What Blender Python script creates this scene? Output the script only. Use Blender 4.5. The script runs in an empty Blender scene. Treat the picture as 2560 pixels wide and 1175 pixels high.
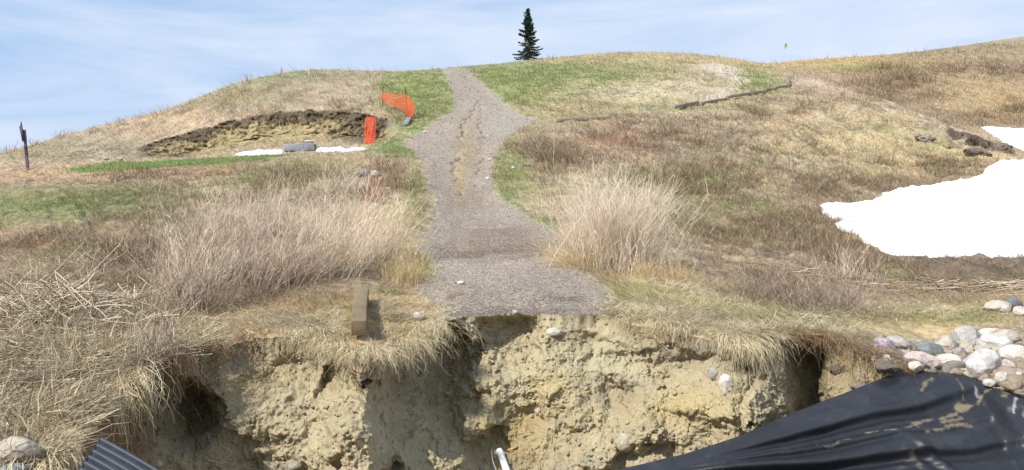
import bpy, math, random
import numpy as np
from mathutils import Vector
rng = np.random.default_rng(7); random.seed(7)
SC = bpy.context.scene
C = SC.collection
# ---------------------------------------------------------------- camera, sky, sun, exposure
K = 2009.0; EYE = 1.4; HY = 500.0; CX = 1280.0
cam = bpy.data.cameras.new("camera"); camo = bpy.data.objects.new("camera", cam); C.objects.link(camo)
cam.sensor_width = 36.0; cam.lens = K/2560*36.0; cam.shift_y = -87.5/2560
cam.clip_start = 0.1; cam.clip_end = 3000
camo.location = (0, 0, EYE); camo.rotation_euler = (math.pi/2, 0, 0)
SC.camera = camo
SUN = Vector((-0.56, -0.46, 0.72)).normalized()
sun = bpy.data.lights.new("sun", 'SUN'); suno = bpy.data.objects.new("sun", sun); C.objects.link(suno)
sun.energy = 5.0; sun.angle = math.radians(0.5); sun.color = (1.0, 0.96, 0.9)
suno.location = (-20, -20, 40)
suno.rotation_euler = SUN.to_track_quat('Z', 'Y').to_euler()
W = bpy.data.worlds.new("World"); SC.world = W; W.use_nodes = True
nt = W.node_tree; N = nt.nodes; L = nt.links; N.clear()
out = N.new('ShaderNodeOutputWorld'); bg = N.new('ShaderNodeBackground')
sky = N.new('ShaderNodeTexSky'); sky.sky_type = 'NISHITA'; sky.sun_disc = False
sky.sun_elevation = math.asin(SUN.z); sky.sun_rotation = math.atan2(SUN.x, SUN.y)
sky.air_density = 1.0; sky.dust_density = 0.6; sky.ozone_density = 1.4
tc = N.new('ShaderNodeTexCoord'); mp = N.new('ShaderNodeMapping')
mp.inputs['Scale'].default_value = (1.5, 1.5, 8.5); mp.inputs['Rotation'].default_value = (0.1, 0.16, 0.3)
nz = N.new('ShaderNodeTexNoise'); nz.inputs['Scale'].default_value = 1.5; nz.inputs['Detail'].default_value = 9
nz.inputs['Roughness'].default_value = 0.55; nz.inputs['Distortion'].default_value = 0.5
rp = N.new('ShaderNodeMapRange'); rp.inputs[1].default_value = 0.38; rp.inputs[2].default_value = 0.60
rp.inputs[3].default_value = 0.10; rp.inputs[4].default_value = 0.95
sx = N.new('ShaderNodeSeparateXYZ')
hz = N.new('ShaderNodeMapRange'); hz.inputs[1].default_value = 0.02; hz.inputs[2].default_value = 0.26
hz.inputs[3].default_value = 0.55; hz.inputs[4].default_value = -0.05
lf = N.new('ShaderNodeMapRange'); lf.inputs[1].default_value = -0.5; lf.inputs[2].default_value = 0.1
lf.inputs[3].default_value = -0.28; lf.inputs[4].default_value = 0.05
ad = N.new('ShaderNodeMath'); ad.operation = 'ADD'
ad2 = N.new('ShaderNodeMath'); ad2.operation = 'ADD'; ad2.use_clamp = True
mx = N.new('ShaderNodeMixRGB'); mx.inputs[2].default_value = (7.7, 8.7, 10.5, 1)
L.new(tc.outputs['Generated'], mp.inputs['Vector']); L.new(mp.outputs[0], nz.inputs['Vector'])
L.new(nz.outputs['Fac'], rp.inputs[0]); L.new(tc.outputs['Generated'], sx.inputs[0]); L.new(sx.outputs['Z'], hz.inputs[0])
L.new(sx.outputs['X'], lf.inputs[0])
L.new(rp.outputs[0], ad.inputs[0]); L.new(hz.outputs[0], ad.inputs[1])
L.new(ad.outputs[0], ad2.inputs[0]); L.new(lf.outputs[0], ad2.inputs[1])
bl = N.new('ShaderNodeMixRGB'); bl.inputs[0].default_value = 0.82; bl.inputs[2].default_value = (4.7, 6.9, 10.2, 1); L.new(sky.outputs[0], bl.inputs[1])
L.new(ad2.outputs[0], mx.inputs[0]); L.new(bl.outputs[0], mx.inputs[1])
L.new(mx.outputs[0], bg.inputs[0]); bg.inputs[1].default_value = 0.078
L.new(bg.outputs[0], out.inputs[0])
SC.view_settings.view_transform = 'Standard'; SC.view_settings.look = 'None'
SC.view_settings.exposure = 0.3; SC.view_settings.gamma = 1.0
# ---------------------------------------------------------------- helpers
def lin(r, g, b, k=1.0):
    f = lambda v: (v/255/12.92 if v <= 10 else ((v/255+0.055)/1.055)**2.4)*k
    return np.array([f(r), f(g), f(b)])
def sst(x, a, b):
    t = np.clip((x-a)/(b-a), 0, 1); return t*t*(3-2*t)
def _h(ix, iy, iz, seed):
    h = (ix.astype(np.uint32)*np.uint32(374761393) + iy.astype(np.uint32)*np.uint32(668265263)
         + iz.astype(np.uint32)*np.uint32(2147483647) + np.uint32((seed*974634777) & 0xffffffff))
    h = (h ^ (h >> np.uint32(13)))*np.uint32(1274126177); h ^= h >> np.uint32(16)
    h = h*np.uint32(2246822519); h ^= h >> np.uint32(15)
    return h.astype(np.float32)/4294967296.0
def vn(x, y, z=None, seed=0):
    """value noise in [-1, 1]"""
    x = np.asarray(x, np.float32); y = np.asarray(y, np.float32)
    xi = np.floor(x); yi = np.floor(y); fx = x-xi; fy = y-yi
    fx = fx*fx*fx*(fx*(fx*6-15)+10); fy = fy*fy*fy*(fy*(fy*6-15)+10)
    xi = xi.astype(np.int64); yi = yi.astype(np.int64)
    if z is None:
        z0 = np.zeros_like(xi)
        a = _h(xi, yi, z0, seed); b = _h(xi+1, yi, z0, seed); c = _h(xi, yi+1, z0, seed); d = _h(xi+1, yi+1, z0, seed)
        return 2*((a*(1-fx)+b*fx)*(1-fy)+(c*(1-fx)+d*fx)*fy)-1
    z = np.asarray(z, np.float32); zi = np.floor(z); fz = z-zi; fz = fz*fz*fz*(fz*(fz*6-15)+10); zi = zi.astype(np.int64)
    r = 0
    for k, wz in ((0, 1-fz), (1, fz)):
        a = _h(xi, yi, zi+k, seed); b = _h(xi+1, yi, zi+k, seed); c = _h(xi, yi+1, zi+k, seed); d = _h(xi+1, yi+1, zi+k, seed)
        r = r+wz*((a*(1-fx)+b*fx)*(1-fy)+(c*(1-fx)+d*fx)*fy)
    return 2*r-1
def fbm(x, y, z=None, oct=4, seed=0, g=0.5, ridge=False):
    r = 0; a = 1; s = 0
    for o in range(oct):
        f = 2.03**o
        v = vn(x*f+o*7.3, y*f+o*3.1, None if z is None else z*f+o*5.7, seed+o)
        if ridge: v = 1-2*np.abs(v)
        r = r+a*v; s += a; a *= g
    return r/s
def worley(x, y, z, seed=0):
    xi = np.floor(x).astype(np.int64); yi = np.floor(y).astype(np.int64); zi = np.floor(z).astype(np.int64)
    f1 = np.full(x.shape, 9., np.float32); f2 = f1.copy(); idv = f1*0
    for a in (-1, 0, 1):
        for b in (-1, 0, 1):
            for c in (-1, 0, 1):
                cx, cy, cz = xi+a, yi+b, zi+c
                d = np.sqrt((cx+_h(cx, cy, cz, seed)-x)**2+(cy+_h(cx, cy, cz, seed+1)-y)**2+(cz+_h(cx, cy, cz, seed+2)-z)**2)
                n = d < f1
                f2 = np.where(n, f1, np.minimum(f2, d)); idv = np.where(n, _h(cx, cy, cz, seed+3), idv); f1 = np.where(n, d, f1)
    return f1, f2, idv
def make_mesh(name, V, F, mat, col=None, parent=None, smooth=False, link=True, mats=None, midx=None):
    """V (n,3); F = list of (k,m) index arrays"""
    me = bpy.data.meshes.new(name)
    V = np.asarray(V, np.float32)
    if not isinstance(F, list): F = [F]
    F = [np.asarray(f, np.int32) for f in F if len(f)]
    me.vertices.add(len(V)); me.vertices.foreach_set('co', V.ravel())
    nl = sum(f.size for f in F); me.loops.add(nl); me.loops.foreach_set('vertex_index', np.concatenate([f.ravel() for f in F]))
    tot = np.concatenate([np.full(len(f), f.shape[1], np.int32) for f in F])
    st = np.concatenate([[0], np.cumsum(tot)[:-1]]).astype(np.int32)
    me.polygons.add(len(tot)); me.polygons.foreach_set('loop_start', st); me.polygons.foreach_set('loop_total', tot)
    if smooth: me.polygons.foreach_set('use_smooth', np.ones(len(tot), bool))
    me.update(calc_edges=True)
    if col is not None:
        a = me.color_attributes.new('Col', 'FLOAT_COLOR', 'POINT')
        c4 = np.ones((len(V), 4), np.float32); c4[:, :3] = col; a.data.foreach_set('color', c4.ravel())
    me.materials.append(mat)
    o = bpy.data.objects.new(name, me); C.objects.link(o)
    if parent is not None: o.parent = parent
    return o
def tag(o, label=None, cat=None, group=None, kind=None):
    if label: o['label'] = label
    if cat: o['category'] = cat
    if group: o['group'] = group
    if kind: o['kind'] = kind
    return o
def empty(name, loc, label, cat, group=None, rz=0):
    o = bpy.data.objects.new(name, None); C.objects.link(o); o.location = loc; o.rotation_euler = (0, 0, rz)
    o.empty_display_size = 0.2
    return tag(o, label, cat, group)
# ---------------------------------------------------------------- materials
def mat_attr(name, rough=0.9, fine=(60, 0.25), bump=(80, 0.3, 0.004), transl=0.0, spec=0.2, vor=None, k=0.76):
    m = bpy.data.materials.new(name); m.use_nodes = True; t = m.node_tree; n = t.nodes; l = t.links
    b = n['Principled BSDF']; b.inputs['Roughness'].default_value = rough; b.inputs['Specular IOR Level'].default_value = spec
    at_ = n.new('ShaderNodeAttribute'); at_.attribute_name = 'Col'
    sv = n.new('ShaderNodeVectorMath'); sv.operation = 'SCALE'; sv.inputs['Scale'].default_value = k; l.new(at_.outputs['Color'], sv.inputs[0]); col = sv.outputs[0]
    if fine:
        g = n.new('ShaderNodeNewGeometry'); q = n.new('ShaderNodeTexNoise'); q.inputs['Scale'].default_value = fine[0]
        q.inputs['Detail'].default_value = 7; q.inputs['Roughness'].default_value = 0.65
        l.new(g.outputs['Position'], q.inputs['Vector'])
        r = n.new('ShaderNodeMapRange'); r.inputs[1].default_value = 0.3; r.inputs[2].default_value = 0.7
        r.inputs[3].default_value = 1-fine[1]; r.inputs[4].default_value = 1+fine[1]
        l.new(q.outputs['Fac'], r.inputs[0])
        v = n.new('ShaderNodeVectorMath'); v.operation = 'SCALE'; l.new(col, v.inputs[0]); l.new(r.outputs[0], v.inputs['Scale']); col = v.outputs[0]
        if vor:
            vv = n.new('ShaderNodeTexVoronoi'); vv.inputs['Scale'].default_value = vor[0]; l.new(g.outputs['Position'], vv.inputs['Vector'])
            s_ = n.new('ShaderNodeSeparateColor'); l.new(vv.outputs['Color'], s_.inputs[0])
            r2 = n.new('ShaderNodeMapRange'); r2.inputs[3].default_value = 1-vor[1]; r2.inputs[4].default_value = 1+vor[1]; l.new(s_.outputs[0], r2.inputs[0])
            v2 = n.new('ShaderNodeVectorMath'); v2.operation = 'SCALE'; l.new(col, v2.inputs[0]); l.new(r2.outputs[0], v2.inputs['Scale']); col = v2.outputs[0]
        if bump:
            bq = n.new('ShaderNodeTexNoise'); bq.inputs['Scale'].default_value = bump[0]; bq.inputs['Detail'].default_value = 8
            l.new(g.outputs['Position'], bq.inputs['Vector'])
            bp = n.new('ShaderNodeBump'); bp.inputs['Strength'].default_value = bump[1]; bp.inputs['Distance'].default_value = bump[2]
            l.new(bq.outputs['Fac'], bp.inputs['Height']); l.new(bp.outputs[0], b.inputs['Normal'])
    l.new(col, b.inputs['Base Color'])
    if transl:
        tr = n.new('ShaderNodeBsdfTranslucent'); l.new(col, tr.inputs[0]); mxs = n.new('ShaderNodeMixShader'); mxs.inputs[0].default_value = transl
        l.new(b.outputs[0], mxs.inputs[1]); l.new(tr.outputs[0], mxs.inputs[2]); l.new(mxs.outputs[0], n['Material Output'].inputs[0])
    return m
M_ground = mat_attr('dry_turf', 0.95, (9, 0.42), (7, 0.8, 0.06), k=0.84)
M_path = mat_attr('gravel', 0.9, (40, 0.4), (60, 1.0, 0.025), vor=(45, 0.5), k=0.70)
M_clay = mat_attr('clay', 0.95, k=0.84, fine=(40, 0.2), bump=(55, 0.6, 0.015), spec=0.1)
M_grass = mat_attr('grass_blades', 0.75, None, None, transl=0.25, spec=0.25, k=1.0)
M_twig = mat_attr('dry_stems', 0.85, None, None, transl=0.0, spec=0.15, k=1.12)
M_snow = mat_attr('snow', 0.6, (3, 0.02), (14, 0.35, 0.03), spec=0.4, k=1.0)
M_rock = mat_attr('rock', 0.8, (38, 0.22), (45, 0.5, 0.01), spec=0.3)
M_wood = mat_attr('weathered_wood', 0.9, (30, 0.2), (60, 0.5, 0.004), spec=0.15)
M_liner = mat_attr('black_plastic_sheet', 0.5, (9, 0.18), (7, 0.25, 0.02), spec=0.5)
M_plastic = mat_attr('plastic', 0.45, (8, 0.04), (20, 0.1, 0.001), spec=0.5)
M_net = mat_attr('orange_netting', 0.5, None, None, transl=0.25, spec=0.3, k=0.9)
M_needle = mat_attr('spruce_needles', 0.7, None, None, transl=0.1, spec=0.3)
M_metal = mat_attr('painted_steel', 0.6, (20, 0.2), None, spec=0.4)
# ---------------------------------------------------------------- the hill: control points (photo x, photo y, metres away)
COLS = {
 -500: [(1500,4.2),(1000,6.2),(860,8.2),(700,11),(600,14),(520,19),(465,26),(458,32),(452,38),(450,43),(470,55),(520,90),(560,250)],
 0: [(1250,4.9),(1000,6.4),(860,8.2),(700,11),(600,14),(520,19),(440,26),(424,30),(405,38),(390,46),(385,50),(405,62),(450,95),(520,250)],
 150: [(1180,5.3),(950,6.9),(800,8.8),(650,12),(560,15),(480,21),(430,28),(415,32),(392,40),(357,46),(345,50),(360,62),(400,110),(480,250)],
 300: [(1020,6.6),(800,9),(650,12),(560,15.5),(480,22),(430,28),(412,33),(396,38),(340,46),(306,51),(325,65),(380,110),(470,250)],
 450: [(925,7.4),(800,9.2),(650,12.4),(560,16),(480,22),(425,29),(404,34),(300,47),(270,52),(290,65),(345,120),(450,250)],
 600: [(880,8.2),(780,9.8),(650,12.7),(560,16.3),(470,23),(412,30),(395,34),(300,44),(250,49),(205,55),(225,70),(300,120),(420,250)],
 750: [(848,8.6),(760,10),(650,13),(560,17),(460,24),(402,30),(388,34),(285,43.5),(230,50),(195,57),(178,64),(190,80),(270,130),(420,250)],
 880: [(878,8.0),(760,10),(650,13),(560,17),(450,24),(402,29.5),(385,34),(285,42.5),(240,49),(200,57),(178,65),(190,80),(270,130),(420,250)],
 1000: [(848,8.7),(790,9.9),(700,11.8),(600,15),(500,21),(430,26),(385,31),(340,35.5),(300,40),(240,48),(205,56),(182,65),(192,80),(270,140),(420,250)],
 1150: [(788,9.8),(700,11.6),(620,14),(500,22),(450,26),(370,33),(300,40),(230,50),(190,58),(169,64),(180,78),(260,140),(420,250)],
 1300: [(785,9.87),(700,11.6),(620,14),(500,22),(450,26),(370,33),(300,40),(230,50),(180,62),(153,72),(162,88),(250,150),(420,260)],
 1500: [(786,9.87),(700,12),(640,14),(560,18.5),(450,27),(350,36),(300,41),(250,48),(190,60),(150,72),(135,82),(148,100),(240,170),(420,280)],
 1660: [(820,9.3),(750,11),(640,15),(560,19),(450,27),(350,36),(300,41),(250,47),(190,59),(145,73),(131,82),(146,100),(230,170),(420,280)],
 1800: [(858,8.6),(780,10.8),(700,13),(620,17),(540,21),(450,27),(350,36),(280,44),(255,48),(200,58),(160,70),(141,80),(152,97),(185,130),(230,170),(420,300)],
 1950: [(832,9.2),(780,10.8),(700,13.5),(620,17),(540,21.5),(450,27.5),(350,36),(280,44),(220,52),(185,60),(166,70),(172,80),(170,95),(155,118),(170,150),(240,200),(400,320)],
 2080: [(870,9.1),(780,11.5),(700,14.5),(620,18),(540,22),(450,28),(350,37),(280,44),(215,53),(199,58),(228,66),(208,80),(172,100),(148,122),(165,155),(240,210),(400,330)],
 2200: [(920,8.7),(800,11),(740,13),(640,18),(540,22),(450,28),(350,37),(280,44),(240,50),(282,58),(262,68),(205,88),(165,108),(141,126),(155,155),(240,210),(400,330)],
 2320: [(925,8.6),(830,10.5),(750,13),(680,16),(640,18),(560,22),(480,27),(430,31),(350,38),(300,43),(277,46.5),(330,53),(305,64),(225,86),(160,112),(127,132),(145,160),(240,220),(400,340)],
 2440: [(932,8.6),(830,10.5),(750,13),(650,17.5),(560,22),(480,26.5),(420,31),(360,36.5),(321,40),(362,46),(338,58),(300,70),(220,90),(150,116),(112,136),(130,165),(240,230),(400,340)],
 2560: [(985,7.8),(830,10.4),(750,13),(660,17.3),(560,22),(480,26),(420,30),(389,32.5),(405,36),(385,46),(338,60),(315,68),(220,92),(140,120),(92,140),(115,170),(240,240),(400,350)],
 3100: [(1150,6.3),(840,10),(750,13),(660,17),(560,21),(480,25),(440,29),(420,33),(400,40),(350,55),(300,68),(200,92),(110,120),(60,140),(90,170),(240,240),(400,350)],
}
SCARP = {300: [(396,38),(392,41)], 450: [(398,37),(388,41),(385,44)], 600: [(390,36),(382,40),(378,43)], 750: [(380,37),(374,40),(370,43)],
         880: [(378,36.5),(374,39),(370,42)], 940: [(376,36),(372,38),(366,40)]}
HILLX = {300: [(412,33),(396,38)], 450: [(380,38),(350,42.5)], 600: [(378,36),(340,40)], 750: [(372,36),(325,40)], 880: [(362,36),(320,40)], 940: [(350,36),(310,40)]}
SQ = 1.9
def tps_fit(P, v, lam=1e-3):
    n = len(P); d = np.linalg.norm(P[:, None]-P[None], axis=2); A = np.where(d > 0, d**3, 0)
    T = np.hstack([np.ones((n, 1)), P]); Mx = np.block([[A+lam*np.eye(n), T], [T.T, np.zeros((3, 3))]])
    return np.linalg.solve(Mx, np.concatenate([v, np.zeros(3)]))
UG = np.linspace(-1.0, 1.0, 420); LG = np.linspace(math.log(3.4), math.log(260), 520)
def build(extra, drop):
    P = []; v = []
    for px, lst in COLS.items():
        for py, Y in lst:
            P.append(((px-CX)/K*SQ, math.log(Y))); v.append(py/100)
    for px, lst in extra.items():
        for py, Y in lst:
            P.append(((px-CX)/K*SQ, math.log(Y))); v.append(py/100)
    P = np.array(P); w = tps_fit(P, np.array(v))
    uu, ll = np.meshgrid(UG*SQ, LG, indexing='ij'); Q = np.stack([uu.ravel(), ll.ravel()], 1)
    r = np.zeros(len(Q))
    for i in range(len(P)):
        r += w[i]*((Q[:, 0]-P[i, 0])**2+(Q[:, 1]-P[i, 1])**2)**1.5
    r += w[len(P)]+w[len(P)+1]*Q[:, 0]+w[len(P)+2]*Q[:, 1]
    return (r*100).reshape(uu.shape)
G_low = build(SCARP, None); G_hill = build(HILLX, None)
def lookup(G, u, Y):
    a = np.clip((u-UG[0])/(UG[1]-UG[0]), 0, len(UG)-1.001); b = np.clip((np.log(np.maximum(Y, 1.0))-LG[0])/(LG[1]-LG[0]), 0, len(LG)-1.001)
    i = a.astype(int); j = b.astype(int); fa = a-i; fb = b-j
    return (G[i, j]*(1-fa)+G[i+1, j]*fa)*(1-fb)+(G[i, j+1]*(1-fa)+G[i+1, j+1]*fa)*fb
def itp(px, tab):
    xs = np.array([t[0] for t in tab], float); ys = np.array([t[1] for t in tab], float); return np.interp(px, xs, ys)
# crest line of the slump scarp (photo x -> distance) and its top
SC_Y = [(280,40.2),(330,41.5),(400,43.0),(480,43.6),(600,44.3),(750,44.4),(850,43.9),(930,42.2),(975,40.2),(1000,38)]
def scarp_mix(u, Y):
    px = CX+K*u
    yl = itp(px, SC_Y)+0.30*vn(u*60, u*0, seed=3)+0.10*vn(u*170, u*0, seed=4)
    m = sst(Y, yl-1.5, yl)
    fade = sst(px, 290, 400)*(1-sst(px, 955, 992))
    return 1-(1-m)*fade, fade
def tpy(u, Y):
    m, _ = scarp_mix(u, Y)
    return lookup(G_low, u, Y)*(1-m)+lookup(G_hill, u, Y)*m
LIP = [(-500,4.3),(0,4.9),(150,5.35),(230,6.1),(330,7.0),(400,7.65),(500,8.15),(640,8.65),(740,8.78),(800,8.65),(860,8.28),(920,8.15),(960,8.3),(1000,8.75),
       (1060,9.1),(1120,9.7),(1180,9.87),(1480,9.87),(1560,9.6),(1640,9.4),(1700,9.2),(1780,8.9),(1830,8.55),(1870,8.8),(1960,9.15),(2030,9.3),(2100,9.1),
       (2200,8.7),(2320,8.6),(2440,8.6),(2500,8.2),(2560,7.8),(3100,6.3)]
def lipY(u, noise=True):
    px = CX+K*np.asarray(u)
    y = itp(px, LIP)
    if noise is 1: return y+0.10*vn(u*16, u*0, seed=11)
    if noise: y = y+0.10*vn(u*16, u*0, seed=11)+0.06*vn(u*45, u*0, seed=12)+0.035*vn(u*120, u*0, seed=13)+0.015*vn(u*300, u*0, seed=14)
    return y
def at(px, py, ymin=None, ymax=230.):
    u = (px-CX)/K
    y0 = float(lipY(np.array([u]))[0])*0.93 if ymin is None else ymin
    Y = np.exp(np.linspace(math.log(y0), math.log(ymax), 3000)); t = tpy(np.full_like(Y, u), Y)
    k = np.argmax(t <= py) if (t <= py).any() else np.argmin(t)
    Yk = float(Y[k]); return np.array([u*Yk, Yk, float(gz(np.array([u*Yk]), np.array([Yk]))[0])])
def poly(pts, step=25, **kw):
    """photo outline on the ground -> world XY outline"""
    o = []
    for i in range(len(pts)):
        a, b = np.array(pts[i], float), np.array(pts[(i+1) % len(pts)], float); n = max(1, int(np.hypot(*(b-a))/step))
        for k in range(n):
            p = a+(b-a)*k/n; o.append(at(p[0], p[1], **kw)[:2])
    return np.array(o)
def sdf(X, Y, P):
    """signed distance, > 0 inside"""
    sh = X.shape; X = X.ravel(); Y = Y.ravel(); r = np.full(X.shape, -99., np.float32)
    pad = 3.0; bb = (X > P[:, 0].min()-pad) & (X < P[:, 0].max()+pad) & (Y > P[:, 1].min()-pad) & (Y < P[:, 1].max()+pad)
    x = X[bb]; y = Y[bb]; d = np.full(x.shape, 1e9); ins = np.zeros(x.shape, bool)
    for i in range(len(P)):
        a = P[i]; b = P[(i+1) % len(P)]; e = b-a; l2 = max(e@e, 1e-12)
        t = np.clip(((x-a[0])*e[0]+(y-a[1])*e[1])/l2, 0, 1); d = np.minimum(d, (x-a[0]-t*e[0])**2+(y-a[1]-t*e[1])**2)
        if a[1] != b[1]:
            ins ^= ((a[1] > y) != (b[1] > y)) & (x < (b[0]-a[0])*(y-a[1])/(b[1]-a[1])+a[0])
    r[bb] = np.where(ins, 1, -1)*np.sqrt(d); return r.reshape(sh)
def gz0(X, Y):
    u = X/Y
    return EYE+(HY-tpy(u, Y))*Y/K
PATH = None
RUTS = []
def polyline_d(X, Y, P):
    d = np.full(X.shape, 1e9)
    for i in range(len(P)-1):
        a = P[i]; b = P[i+1]; e = b-a; l2 = max(e@e, 1e-12)
        t = np.clip(((X-a[0])*e[0]+(Y-a[1])*e[1])/l2, 0, 1); d = np.minimum(d, (X-a[0]-t*e[0])**2+(Y-a[1]-t*e[1])**2)
    return np.sqrt(d)
UCL = None
def undercut(X, Y, px):
    if UCL is None: return X*0, X*0-9
    yl = np.interp(px, UCL[:, 0], UCL[:, 1])+0.5*fbm(X*1.1, X*0, oct=3, seed=71); d = yl-Y
    return sst(d, 0, .25)*(1-sst(d, 1.6, 5.0))*sst(px, 2355, 2385)*(1-sst(px, 2525, 2548)), d
def gz(X, Y, detail=True):
    X = np.asarray(X, float); Y = np.asarray(Y, float)
    z = gz0(X, Y)
    if detail and PATH is not None:
        s = sdf(X, Y, PATH)+0.12*vn(X*2, Y*2, seed=60); rough = 1-sst(s, -0.5, 0.1)*0.8
        lw = lawn_mask(X, Y); rough = rough*(1-0.7*lw)
        px = CX+K*X/Y; py = tpy(X/Y, Y)
        z = z+rough*(0.09*fbm(X*0.8, Y*0.8, oct=3, seed=21)+0.075*fbm(X*2.6, Y*2.6, oct=3, seed=25)*sst(Y, 9, 14)+0.03*fbm(X*6, Y*6, oct=2, seed=29)+0.07*fbm(X*3.3, Y*2.6, oct=4, seed=31, g=.65)*sst(Y, 20, 30))
        mm_ = (np.exp(-(((px-1900)/520)**2+((py-480)/160)**2))+np.exp(-(((px-250)/300)**2+((py-560)/120)**2)))*(Y < 60)*sst(s, -.2, -1.2)
        z = z+np.clip(mm_, 0, 1)*0.16*fbm(X*1.5, Y*1.5, oct=4, seed=41, g=.6)
        rs = np.exp(-(((px-2100)/330)**2+((py-400)/110)**2))*(Y < 60)
        z = z-rs*(0.9*np.maximum(0, fbm(X*0.75+0.3*Y, Y*0.32, oct=5, seed=40, ridge=True, g=.6))-0.1)*sst(Y, 22, 30)
        z = z-0.09*sst(s, -0.3, 0.6)*(Y < 60)*sst(Y, 10.5, 15)-0.02*fbm(X*3, Y*1.2, oct=2, seed=33)*(s > 0)
        for r, w, dep in RUTS:
            near = (np.abs(X-r[:, 0].mean()) < 6) & (Y > r[:, 1].min()-1) & (Y < r[:, 1].max()+1)
            if near.any():
                xx = X[near]; yy = Y[near]
                d = polyline_d(xx+0.14*vn(yy*1.6, xx*0, seed=50)+0.07*vn(yy*5, xx*0, seed=51), yy, r)
                z[near] -= dep*np.exp(-(d/w)**2)*(0.6+0.5*vn(yy*0.9, xx*0, seed=52))
        q, dU = undercut(X, Y, px)
        z = z-0.55*q*(0.8+0.5*fbm(X*1.3, Y*1.3, oct=4, seed=70, g=.6))
    return z
LAWN = []
def lawn_mask(X, Y):
    m = np.zeros(X.shape)
    for P in LAWN: m = np.maximum(m, sst(sdf(X, Y, P), -0.4, 0.5))
    return m
LAWN = [poly([(170,424),(260,407),(420,401),(620,390),(720,385),(730,388),(640,402),(480,417),(330,428),(170,432)])]
PATH = poly([(1105,171),(1118,200),(1138,235),(1135,265),(1120,285),(1085,305),(1050,330),(1005,355),(1030,375),(1060,400),(1075,450),(1090,500),
  (1090,550),(1060,590),(1058,620),(1078,650),(1085,690),(1062,720),(1072,745),(1125,790),(1130,830),(1500,830),(1515,785),(1520,740),(1490,700),(1430,665),(1400,640),(1400,600),
  (1370,570),(1310,540),(1270,510),(1240,480),(1222,440),(1232,400),(1245,360),(1270,335),(1345,298),(1300,285),(1270,265),(1240,235),(1215,215),(1185,190),(1165,171)])
PATH2 = poly([(1840,170),(1870,185),(1875,200),(1850,215),(1800,245),(1750,255),(1800,225),(1830,205),(1790,185),(1740,165),(1780,158)])
UCL = np.array([[x, at(x, y)[1]] for x, y in [(2350,309),(2380,322),(2420,336),(2460,346),(2500,358),(2535,378),(2560,392)]])
top = (PATH[:, 1] > 60)
RUTS = [(np.array([at(x, y)[:2] for x, y in [(1215,225),(1190,262),(1163,300),(1150,340),(1146,380),(1140,415),(1146,450),(1150,480)]]), 0.07, 0.14),
        (np.array([at(x, y)[:2] for x, y in [(1190,210),(1205,250),(1200,290),(1203,330),(1203,400),(1205,430)]]), 0.06, 0.10),
        (np.array([at(x, y)[:2] for x, y in [(1330,770),(1390,745),(1460,735)]]), 0.05, 0.05),
        (np.array([at(x, y)[:2] for x, y in [(1330,640),(1370,615),(1400,612)]]), 0.05, 0.06)]
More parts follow.
